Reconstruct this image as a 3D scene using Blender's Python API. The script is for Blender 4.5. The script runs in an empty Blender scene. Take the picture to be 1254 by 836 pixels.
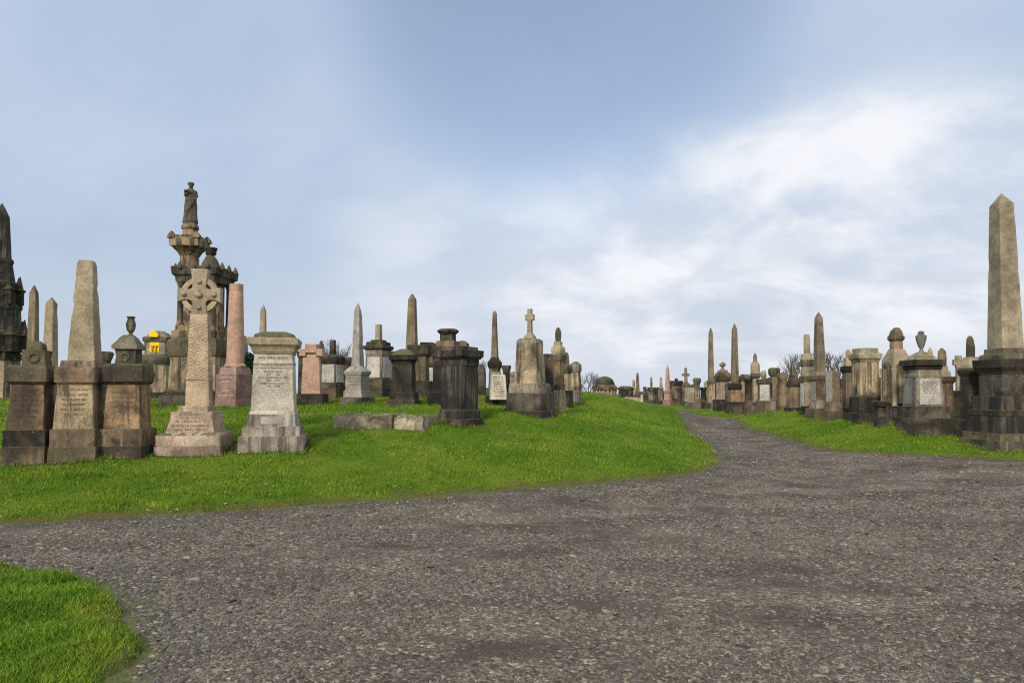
import bpy, math, random
import numpy as np
from mathutils import Vector, Matrix, Quaternion, noise as mnoise

S = bpy.context.scene
COL = S.collection
random.seed(7)
RNG = np.random.default_rng(11)
R = math.radians

# ------------------------------------------------------------------ camera
F = 836.0                       # focal length in photo pixels (24 mm on 36 mm)
PITCH = R(2.1)
HOR = 480.0                     # horizon row of the photograph
SH = (HOR - 418.0) - F * math.tan(PITCH)
EYE = 1.6
cam_d = bpy.data.cameras.new('camera')
cam_d.lens = 24.0; cam_d.sensor_width = 36.0
cam_d.shift_y = SH / 1254.0
cam_d.clip_start = 0.05; cam_d.clip_end = 9000
cam = bpy.data.objects.new('camera', cam_d); COL.objects.link(cam)
cam.location = (0, 0, EYE); cam.rotation_euler = (math.pi/2 + PITCH, 0, 0)
S.camera = cam
cp, sp = math.cos(PITCH), math.sin(PITCH)

def at(px, py, D):
    """point of the place seen at photo position (px, py) and D metres ahead"""
    u = (px - 627.0)/F; v = (418.0 - py + SH)/F
    dy = cp - v*sp; dz = sp + v*cp
    k = D/dy
    return (u*k, D, EYE + dz*k)

# ------------------------------------------------------------------ numpy noise
def _h(ix, iy, s):
    n = (ix.astype(np.int64)*374761393 + iy.astype(np.int64)*668265263 + s*974711) & 0xFFFFFFFF
    n = ((n ^ (n >> 13))*1274126177) & 0xFFFFFFFF
    return ((n ^ (n >> 16)) & 0xFFFFFF)/float(0xFFFFFF)
def vnoise(x, y, s=0):
    ix = np.floor(x); iy = np.floor(y); fx = x-ix; fy = y-iy
    fx = fx*fx*(3-2*fx); fy = fy*fy*(3-2*fy)
    a = _h(ix, iy, s); b = _h(ix+1, iy, s); c = _h(ix, iy+1, s); d = _h(ix+1, iy+1, s)
    return (a*(1-fx)+b*fx)*(1-fy)+(c*(1-fx)+d*fx)*fy - .5
def fbm(x, y, s=0, o=3):
    t = 0; a = 1.0
    for i in range(o):
        t = t + a*vnoise(x, y, s+i); x = x*2.03+7.1; y = y*2.03+3.3; a *= .5
    return t

# ------------------------------------------------------------------ terrain
CT = [(0,640,8.4),(150,633,8.8),(330,623,9.4),(500,610,10.3),(640,600,11.2),(760,590,12.2),(840,580,13.4),
 (877,568,15.2),(880,556,17),(862,540,20),(840,522,27),(822,508,38),(812,503.5,44),
 (1254,563,14.5),(1110,557,16),(1020,552,18),(965,540,21),(920,527,26),(880,515,33),(850,507,40),(830,503,45),
 (1254,556,16),(1180,546,17.3),(1157,527,21),(1174,516,25),(1250,522,24),(1100,524,19.5),(1050,517,22),(1003,508,27),(960,503,32),(900,499,41),(850,497,50),(810,495,60),
 (20,582,10.7),(100,577,11.0),(150,570,11.4),(240,568,11.8),(335,560,12.2),(450,527,14.8),(560,526,15),(650,508,17.5),
 (735,487,28),(690,490,26),(437,495,21),(490,496,20.5),(380,493,22),(290,500,20),(210,499,21),(5,500,21),
 (770,491,29),(800,497,31),(700,540,15.5),(760,520,20),(500,545,13.6),(300,587,11),(150,600,10.2),(0,612,9.6),(640,570,12.5),(800,540,17.3)]
ctrl = [at(*c) for c in CT]
for x in (-30,-18,-9,-3,0,3,9,18,30):
    for y in (-12,-4,2,6):
        ctrl.append((x, y, 0.0))
ctrl += [(-30,12,.5),(-30,22,1.1),(-25,35,1.2),(-10,35,1.25),(0,38,1.05),(5,42,.6),(-30,50,.8),(-10,52,.6),(5,55,.4),
         (30,18,.5),(30,30,.9),(25,42,.8),(35,55,.5),(20,60,.5)]
ctrl = np.array(ctrl)
_P = ctrl[:, :2]
def _U(d2): return np.where(d2 > 1e-9, .5*d2*np.log(d2+1e-12), 0)
_n = len(_P)
_K = _U(((_P[:, None]-_P[None])**2).sum(-1)) + np.eye(_n)*0.6
_A = np.zeros((_n+3, _n+3)); _A[:_n, :_n] = _K; _A[:_n, _n] = 1; _A[:_n, _n+1] = _P[:, 0]; _A[:_n, _n+2] = _P[:, 1]
_A[_n:, :_n] = _A[:_n, _n:].T
_W = np.linalg.solve(_A, np.concatenate([ctrl[:, 2], np.zeros(3)]))
def ss(a, b, t):
    t = np.clip((t-a)/(b-a), 0, 1); return t*t*(3-2*t)
def terrain(x, y):
    x = np.asarray(x, float); y = np.asarray(y, float)
    sh = x.shape; x = x.ravel(); y = y.ravel(); z = np.zeros_like(x)
    r = np.hypot(x, y)
    near = r < 130
    for i in range(0, len(x), 40000):
        sl = slice(i, i+40000)
        xs = np.clip(x[sl], -45, 45); ys = np.clip(y[sl], -14, 65)
        t = _W[_n] + _W[_n+1]*xs + _W[_n+2]*ys
        d2 = (xs[:, None]-_P[:, 0])**2 + (ys[:, None]-_P[:, 1])**2
        z[sl] = t + _U(d2) @ _W[:_n]
    w = 1-ss(58, 120, r)
    far = -40*ss(110, 420, r) - .6*ss(60, 130, r)
    z = np.clip(z, -.3, 2.2)*w + (1-w)*.2 + far
    return z.reshape(sh)
def tz(x, y): return float(terrain(np.array([x]), np.array([y]))[0])

# lawn outlines on the ground
def g(px, py, D): p = at(px, py, D); return (p[0], p[1])
EA = [g(*c) for c in [(0,640,8.4),(70,637,8.55),(150,633,8.8),(240,629,9.1),(330,623,9.4),(420,617,9.8),(500,610,10.3),(570,606,10.7),(640,600,11.2),
     (700,596,11.6),(760,590,12.2),(805,585,12.8),(840,579,13.4),(864,574,14.2),(877,568,15.2),(880,562,16),(879,556,17),(873,549,18.4),(862,540,20),(850,531,23),(840,522,27),(831,515,32),(822,508,38),(812,503.5,44)]]
LA = [(-5000,7.6),(-60,7.6),(-14,8.1)] + EA + [(7,47.5),(3,48.5),(-20,49),(-5000,49)]
EB = [g(*c) for c in [(1254,563,14.5),(1180,560.5,15.2),(1110,557,16),(1060,555,16.9),(1020,552,18),(990,547,19.3),(965,540,21),(940,533,23.3),(920,527,26),(900,521,29),(880,515,33),(864,510.5,36.5),(850,507,40),(838,504.5,43.5),(820,502,49),(800,500,53)]]
LB = [(5000,8),(100,10),(30,12.4),(15,13.6)] + EB + [(-20,55),(-5000,55),(-5000,6000),(5000,6000)]
EC = [g(px, py, 1338/(py-480.0)) for px, py in [(0,688),(60,697),(110,712),(140,726),(158,742),(168,765),(166,790),(160,812),(150,836)]]
LC = [(-5000,7.2),(-30,7.2),(-9,7.0)] + EC + [(-1.9,2.8),(-2.1,0),(-2.6,-4),(-5000,-4)]
def sdist(poly, x, y):
    n = len(poly); best = np.full(x.shape, 1e18); inside = np.zeros(x.shape, bool)
    for i in range(n):
        ax, ay = poly[i]; bx, by = poly[(i+1) % n]
        ex, ey = bx-ax, by-ay
        t = np.clip(((x-ax)*ex+(y-ay)*ey)/(ex*ex+ey*ey+1e-12), 0, 1)
        best = np.minimum(best, (x-ax-t*ex)**2+(y-ay-t*ey)**2)
        c = ((ay > y) != (by > y)) & (x < (bx-ax)*(y-ay)/((by-ay) if abs(by-ay) > 1e-12 else 1e-12)+ax)
        inside ^= c
    d = np.sqrt(best)
    return np.where(inside, d, -d)
def lawn_sd(x, y):
    s = np.maximum(np.maximum(sdist(LA, x, y), sdist(LB, x, y)), sdist(LC, x, y))
    return s + .06*fbm(x*5, y*5, 15, 3) + .11*vnoise(x*2.6, y*2.6, 17) + .15*fbm(x*1.7, y*1.7, 5, 3) + .04*vnoise(x*9, y*9, 9)
def lump(x, y):                 # uneven turf
    return .055*fbm(x*.9, y*.9, 21, 3) + .022*vnoise(x*4, y*4, 33)

# ------------------------------------------------------------------ materials
def newmat(name):
    m = bpy.data.materials.new(name); m.use_nodes = True
    nt = m.node_tree; nt.nodes.clear()
    o = nt.nodes.new('ShaderNodeOutputMaterial'); b = nt.nodes.new('ShaderNodeBsdfPrincipled')
    nt.links.new(b.outputs[0], o.inputs[0])
    b.inputs['Roughness'].default_value = .9
    b.inputs['Specular IOR Level'].default_value = .25
    return m, nt, b
class NB:
    def __init__(s, nt): s.nt = nt
    def n(s, t, **k):
        x = s.nt.nodes.new(t)
        for a, v in k.items(): setattr(x, a, v)
        return x
    def l(s, a, b): s.nt.links.new(a, b)
    def put(s, sock, v):
        if isinstance(v, bpy.types.NodeSocket): s.l(v, sock)
        else:
            if sock.type == 'RGBA' and len(v) == 3: v = (*v, 1)
            sock.default_value = v
    def mix(s, f, a, b, mode='MIX'):
        x = s.n('ShaderNodeMix', data_type='RGBA', blend_type=mode)
        s.put(x.inputs[0], f); s.put(x.inputs[6], a); s.put(x.inputs[7], b); return x.outputs[2]
    def math(s, op, a, b=0.0, c=0.0):
        x = s.n('ShaderNodeMath', operation=op)
        s.put(x.inputs[0], a); s.put(x.inputs[1], b)
        if op in ('MULTIPLY_ADD', 'SMOOTH_MIN'): s.put(x.inputs[2], c)
        return x.outputs[0]
    def noise(s, vec, scale, detail=5, rough=.55, dist=0.0):
        x = s.n('ShaderNodeTexNoise'); s.l(vec, x.inputs['Vector'])
        x.inputs['Scale'].default_value = scale; x.inputs['Detail'].default_value = detail
        x.inputs['Roughness'].default_value = rough; x.inputs['Distortion'].default_value = dist
        return x.outputs['Fac']
    def ramp(s, f, lo, hi, a=0.0, b=1.0):
        x = s.n('ShaderNodeMapRange', interpolation_type='SMOOTHSTEP')
        s.put(x.inputs[0], f); x.inputs[1].default_value = lo; x.inputs[2].default_value = hi
        x.inputs[3].default_value = a; x.inputs[4].default_value = b
        return x.outputs[0]
    def mapping(s, vec, scale):
        x = s.n('ShaderNodeMapping'); s.l(vec, x.inputs['Vector']); x.inputs['Scale'].default_value = scale
        return x.outputs[0]
    def vadd(s, a, b):
        x = s.n('ShaderNodeVectorMath', operation='ADD'); s.l(a, x.inputs[0]); s.l(b, x.inputs[1]); return x.outputs[0]

def stone(name, c1, c2, soot=.3, lichen=.2, moss=.6, stain=(.028,.025,.022), granite=0.0, streak=.5, bump=.35, rough=.92, warm=None, knot=False, raw=False):
    if not raw: c1 = (c1[0]*1.1, c1[1]*1.06, c1[2]*1.0); c2 = (c2[0]*.84, c2[1]*.8, c2[2]*.74)
    stain = (stain[0], stain[1]*.95, stain[2]*.86)
    m, nt, b = newmat(name); k = NB(nt)
    tc = k.n('ShaderNodeTexCoord').outputs['Object']
    oi = k.n('ShaderNodeObjectInfo')
    off = k.n('ShaderNodeVectorMath', operation='SCALE'); off.inputs[0].default_value = (37.1, 17.3, 29.7)
    k.l(oi.outputs['Random'], off.inputs['Scale'])
    p = k.vadd(tc, off.outputs[0])
    col = k.mix(k.ramp(k.noise(p, 1.6, 6, .6), .3, .7), c1, c2)
    # per block tint
    col = k.mix(1.0, col, k.mix(oi.outputs['Random'], (.91,.92,.93), (1.08,1.05,1.01)), 'MULTIPLY')
    fine = k.noise(p, 30, 4, .7)
    col = k.mix(1.0, col, k.mix(k.ramp(fine, .25, .75), (.66,.66,.66), (1.25,1.25,1.25)), 'MULTIPLY')
    if granite:
        sp_ = k.noise(p, 160, 2, .8)
        col = k.mix(1.0, col, k.mix(k.ramp(sp_, .35, .65), (1-granite,)*3, (1+granite,)*3), 'MULTIPLY')
    if warm:
        col = k.mix(k.ramp(k.noise(p, 1.1, 3, .5), .5, .68), col, warm)
    col = k.mix(1.0, col, k.mix(k.ramp(k.noise(p, 4.5, 7, .7, .4), .3, .7), (.78,.77,.76), (1.2,1.19,1.17)), 'MULTIPLY')
    # soot patches and rain streaks
    pat = k.ramp(k.noise(p, 1.0, 7, .65, .6), .60-.35*soot, .72-.30*soot)
    col = k.mix(k.math('MULTIPLY', pat, min(1, .45+soot*.8)), col, stain)
    st = k.noise(k.mapping(p, (7, 7, .55)), 1.0, 6, .65)
    stm = k.ramp(st, .66-.3*streak, .76-.25*streak)
    col = k.mix(k.math('MULTIPLY', stm, min(1, 1.15*streak)), col, tuple(.6*s_+.008 for s_ in stain))
    # pale wash-out runs
    st2 = k.ramp(k.noise(k.mapping(k.vadd(p, off.outputs[0]), (5, 5, .4)), 1.3, 4), .62, .75)
    col = k.mix(k.math('MULTIPLY', st2, .45), col, tuple(min(.6, 1.7*c+.02) for c in c1))
    if lichen:
        li = k.math('MULTIPLY', k.ramp(k.noise(p, 22, 5, .7), .6, .68), k.ramp(k.noise(p, 2.3, 3), .55-.25*lichen, .7-.2*lichen))
        col = k.mix(k.math('MULTIPLY', li, .75), col, (.33,.31,.22))
        li2 = k.math('MULTIPLY', k.ramp(k.noise(p, 41, 2, .5), .69, .74), k.ramp(k.noise(p, 3.1, 2), .45, .6))
        col = k.mix(k.math('MULTIPLY', li2, min(1, .3+lichen)), col, (.5,.48,.42))
    if moss:
        nz = k.n('ShaderNodeSeparateXYZ'); k.l(k.n('ShaderNodeNewGeometry').outputs['Normal'], nz.inputs[0])
        up = k.ramp(nz.outputs[2], .25, .8)
        mo = k.math('MULTIPLY', up, k.ramp(k.noise(p, 5, 5, .65), .55-.3*moss, .7-.2*moss))
        col = k.mix(k.math('MULTIPLY', mo, .9), col, k.mix(fine, (.035,.045,.014), (.12,.12,.05)))
        gr = k.math('MULTIPLY', k.ramp(k.noise(p, 2.1, 4, .6), .52, .72), .3*moss)
        col = k.mix(gr, col, (.085,.085,.035))
    k.l(col, b.inputs['Base Color'])
    b.inputs['Roughness'].default_value = rough
    bh = k.math('ADD', k.noise(p, 14, 8, .7), k.math('MULTIPLY', k.noise(p, 70, 3, .6), .4))
    if knot:
        dn = k.n('ShaderNodeTexNoise'); k.l(tc, dn.inputs['Vector']); dn.inputs['Scale'].default_value = 7
        ds = k.n('ShaderNodeVectorMath', operation='SCALE'); k.l(dn.outputs['Color'], ds.inputs[0]); ds.inputs['Scale'].default_value = .05
        sp3 = k.n('ShaderNodeSeparateXYZ'); k.l(k.vadd(tc, ds.outputs[0]), sp3.inputs[0])
        fu = k.math('SUBTRACT', k.math('FRACT', k.math('MULTIPLY', sp3.outputs[0], 8.0)), .5); fv = k.math('SUBTRACT', k.math('FRACT', k.math('MULTIPLY', sp3.outputs[2], 8.0)), .5)
        dd = k.math('SQRT', k.math('ADD', k.math('MULTIPLY', fu, fu), k.math('MULTIPLY', fv, fv)))
        wv = k.math('SINE', k.math('MULTIPLY', dd, 17.0))
        bh = k.math('ADD', k.math('MULTIPLY', wv, .55), bh)
        dk = k.ramp(wv, -.9, -.1)
        k.l(k.mix(k.math('MULTIPLY', k.math('SUBTRACT', 1.0, dk), .1), col, (.10,.085,.06)), b.inputs['Base Color'])
    bp = k.n('ShaderNodeBump'); bp.inputs['Strength'].default_value = bump; bp.inputs['Distance'].default_value = .03
    k.l(bh, bp.inputs['Height']); k.l(bp.outputs[0], b.inputs['Normal'])
    return m

MT = {
 'tan':   stone('tan sandstone', (.41,.325,.225), (.28,.22,.15), .33, .3, .5, streak=.65),
 'brown': stone('brown sandstone', (.235,.172,.115), (.15,.11,.075), .5, .35, .6),
 'rust':  stone('orange brown sandstone', (.32,.22,.135), (.2,.14,.09), .4, .25, .5),
 'tower': stone('tower sandstone', (.37,.265,.175), (.24,.175,.12), .36, .25, .5, streak=.7),
 'soot':  stone('sooty sandstone', (.068,.056,.042), (.04,.033,.025), .5, .2, .6, stain=(.012,.011,.01), warm=(.12,.082,.05)),
 'char':  stone('charcoal sandstone', (.095,.084,.070), (.055,.049,.041), .35, .08, .35, stain=(.016,.015,.014), warm=(.15,.115,.075), streak=.75),
 'darkgrey': stone('dark grey stone', (.135,.116,.092), (.08,.07,.055), .45, .3, .6, stain=(.02,.018,.016)),
 'grey':  stone('grey sandstone', (.29,.255,.205), (.2,.175,.14), .3, .3, .6),
 'pale':  stone('pale limestone', (.52,.48,.40), (.45,.41,.345), .08, .06, .35, streak=.22, stain=(.16,.14,.12)),
 'palebase': stone('weathered pale limestone', (.40,.35,.30), (.29,.25,.22), .4, .2, .5, streak=.7, stain=(.1,.085,.08)),
 'marble': stone('white marble tablet', (.50,.49,.46), (.42,.41,.385), .12, .0, .2, streak=.2, bump=.1, stain=(.2,.2,.19)),
 'cross': stone('carved buff stone', (.43,.345,.25), (.34,.27,.195), .12, .35, .5, streak=.25, stain=(.1,.08,.055)),
 'knot':  stone('interlaced buff stone', (.43,.345,.25), (.34,.27,.195), .12, .35, .3, streak=.25, stain=(.1,.08,.055), knot=True, bump=.32),
 'pinkstone': stone('pinkish base stone', (.42,.33,.265), (.33,.255,.205), .25, .35, .5, streak=.4, stain=(.12,.08,.075)),
 'pink':  stone('pink granite', (.44,.275,.2), (.375,.23,.17), .04, .0, .15, granite=.25, streak=.2, bump=.1, rough=.55, stain=(.2,.13,.105), raw=True),
 'pinkdark': stone('dark pink granite', (.29,.185,.15), (.225,.14,.115), .15, .0, .2, granite=.25, streak=.35, bump=.1, rough=.5, stain=(.1,.06,.052), raw=True),
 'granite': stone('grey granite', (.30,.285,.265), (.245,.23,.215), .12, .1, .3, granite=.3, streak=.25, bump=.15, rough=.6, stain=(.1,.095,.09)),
 'oblk':  stone('olive grey sandstone', (.35,.30,.215), (.26,.22,.155), .14, .35, .4, streak=.28, stain=(.09,.075,.05)),
 'oblkdark': stone('brown grey sandstone', (.22,.172,.122), (.155,.12,.085), .25, .25, .5, streak=.4),
 'mossy': stone('mossy dark stone', (.15,.125,.08), (.085,.075,.05), .35, .6, 1.0),
 'ledger': stone('lichened slab stone', (.38,.34,.25), (.24,.215,.15), .25, .9, .8, stain=(.03,.028,.02)),
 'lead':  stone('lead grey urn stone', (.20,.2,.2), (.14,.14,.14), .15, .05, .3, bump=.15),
}
def plain(name, c, r=.8):
    m, nt, b = newmat(name); k = NB(nt)
    p = k.n('ShaderNodeTexCoord').outputs['Object']
    k.l(k.mix(k.noise(p, 9, 4), tuple(.8*x for x in c), tuple(min(1, 1.15*x) for x in c)), b.inputs['Base Color'])
    b.inputs['Roughness'].default_value = r; return m
MT['yellow'] = plain('yellow paint', (.78,.53,.015), .5)
MT['orange'] = plain('orange paint', (.62,.26,.01), .5)
MT['ink'] = plain('dark lettering', (.07,.065,.06))
MT['chalk'] = plain('white lettering', (.66,.65,.62))
MT['groove'] = plain('worn grey lettering', (.10,.082,.065))
MT['faint'] = plain('faint worn lettering', (.15,.12,.085))
MT['void'] = plain('dark opening', (.012,.012,.012))

# ------------------------------------------------------------------ mesh helpers
def link(name, verts, faces, mat, parent=None, sharp=35, smooth=True):
    me = bpy.data.meshes.new(name); me.from_pydata([tuple(v) for v in verts], [], faces)
    if mat is not None: me.materials.append(MT[mat] if isinstance(mat, str) else mat)
    if smooth:
        me.polygons.foreach_set('use_smooth', [True]*len(me.polygons))
        me.set_sharp_from_angle(angle=R(sharp))
    me.update()
    o = bpy.data.objects.new(name, me); COL.objects.link(o)
    if parent: o.parent = parent
    return o

def bevel_profile(pts, bv):
    out = [pts[0]]
    for i in range(1, len(pts)-1):
        a, p, c = Vector(pts[i-1]), Vector(pts[i]), Vector(pts[i+1])
        d1, d2 = (a-p), (c-p)
        l1, l2 = d1.length, d2.length
        if l1 < 1e-5 or l2 < 1e-5: continue
        if d1.angle(d2) > R(155): out.append(tuple(p)); continue
        b1 = min(bv, l1*.3); b2 = min(bv, l2*.3)
        out.append(tuple(p+d1/l1*b1)); out.append(tuple(p+d2/l2*b2))
    out.append(pts[-1])
    return out

def loft(prof, n='q', ry=1.0, rough=.006, step=.12, bv=.007, seed=0, cx=0.0, cy=0.0, chip=.008, close=True):
    """prof: [(half width, z)] from bottom to top; n: 'q' square, or number of sides"""
    prof = list(prof)
    if prof[-1][0] > .02: prof = prof + [(prof[-1][0]*.02, prof[-1][1]+.002)]
    prof = bevel_profile(prof, bv)
    rows = [prof[0]]
    for i in range(1, len(prof)):
        a, b2 = prof[i-1], prof[i]
        d = math.hypot(b2[0]-a[0], b2[1]-a[1])
        k = max(1, min(40, int(d/step)))
        for j in range(1, k+1):
            t = j/k; rows.append((a[0]+(b2[0]-a[0])*t, a[1]+(b2[1]-a[1])*t))
    wmax = max(r[0] for r in rows)
    if n == 'q':
        m = max(2, min(14, int(2*wmax/step)+1))
        ring = []
        base = [(-1, -1), (1, -1), (1, 1), (-1, 1)]
        for s_ in range(4):
            a = base[s_]; c = base[(s_+1) % 4]
            for j in range(m):
                t = .03 + .94*j/(m-1)
                ring.append((a[0]+(c[0]-a[0])*t, a[1]+(c[1]-a[1])*t, 1.0 if j in (0, m-1) else 0.0))
    else:
        ring = [(math.sin(2*math.pi*(j+.5)/n), -math.cos(2*math.pi*(j+.5)/n), .3) for j in range(n)]
        if n <= 8:
            q = 1/math.cos(math.pi/n); ring = [(a*q, b_*q, 1.0) for a, b_, c in ring]
    N = len(ring); V = []; o = Vector((seed*13.7, seed*7.1, seed*3.3))
    for (w, z) in rows:
        cfac = min(.008/max(w, .01), .3)
        for (a, b_, cr) in ring:
            if n == 'q':                       # constant chamfer in metres
                a2 = math.copysign(max(abs(a), 0) if abs(a) < .93 else (1-cfac if abs(a) < 1 else 1), a) if abs(a) < 1 else a
                b2 = math.copysign(abs(b_) if abs(b_) < .93 else (1-cfac if abs(b_) < 1 else 1), b_) if abs(b_) < 1 else b_
            else: a2, b2 = a, b_
            x, y = w*a2, w*b2*ry
            if rough:
                q = Vector((x, y, z))
                nv = mnoise.noise_vector(q*3.0+o)
                dx = nv*rough
                ch = max(0.0, mnoise.noise(q*9.0+o*2)-.25)*chip*(5*cr+.25)
                f = 1-ch/max(w, .05) if w > .05 else 1
                x = x*f+dx.x; y = y*f+dx.y; z2 = z+dx.z*.6-ch*.4*(1 if cr else .3)
            else: z2 = z
            V.append((x+cx, y+cy, z2))
    Fc = []
    for i in range(len(rows)-1):
        for j in range(N):
            a = i*N+j; b_ = i*N+(j+1) % N
            Fc.append((a, b_, b_+N, a+N))
    if close:
        Fc.append(tuple(reversed(range(N)))); Fc.append(tuple(range((len(rows)-1)*N, len(rows)*N)))
    return V, Fc

def prism(poly, y0, y1):
    """closed outline poly [(x,z)] counter-clockwise seen from -y, extruded y0..y1 with a small chamfer"""
    n = len(poly); V = []
    cx = sum(p[0] for p in poly)/n; cz = sum(p[1] for p in poly)/n
    area = sum(poly[i][0]*poly[(i+1) % n][1]-poly[(i+1) % n][0]*poly[i][1] for i in range(n))
    if area < 0: poly = poly[::-1]
    c = min(.012, (y1-y0)*.15)
    def inset(d):
        out = []
        for i in range(n):
            a = Vector(poly[i-1]); p = Vector(poly[i]); q = Vector(poly[(i+1) % n])
            e1 = (p-a).normalized(); e2 = (q-p).normalized()
            n1 = Vector((-e1.y, e1.x)); n2 = Vector((-e2.y, e2.x))
            m_ = (n1+n2); l = m_.length
            m_ = m_/l if l > 1e-6 else n1
            out.append(p+m_*d/max(.5, m_.dot(n1)))
        return out
    ins = inset(c)
    for (P, y) in ((ins, y0), (poly, y0+c), (poly, y1-c), (ins, y1)):
        for p in P: V.append((p[0], y, p[1]))
    Fc = [tuple(range(n))]
    for k in range(3):
        for i in range(n):
            j = (i+1) % n
            Fc.append((k*n+i, k*n+n+i, k*n+n+j, k*n+j))
    Fc.append(tuple(reversed(range(3*n, 4*n))))
    return V, Fc
def box(x0, x1, y0, y1, z0, z1):
    V = [(x0,y0,z0),(x1,y0,z0),(x1,y1,z0),(x0,y1,z0),(x0,y0,z1),(x1,y0,z1),(x1,y1,z1),(x0,y1,z1)]
    return V, [(0,3,2,1),(4,5,6,7),(0,1,5,4),(1,2,6,5),(2,3,7,6),(3,0,4,7)]
def join(*ms):
    V = []; Fc = []
    for v, f in ms:
        o = len(V); V += list(v); Fc += [tuple(i+o for i in t) for t in f]
    return V, Fc

def thing(name, label, cat, loc, rz=0.0, group=None):
    o = bpy.data.objects.new(name, None); COL.objects.link(o)
    o.empty_display_size = .3
    o.location = loc; o.rotation_euler = (0, 0, rz)
    o['label'] = label; o['category'] = cat
    if group: o['group'] = group
    return o

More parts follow.
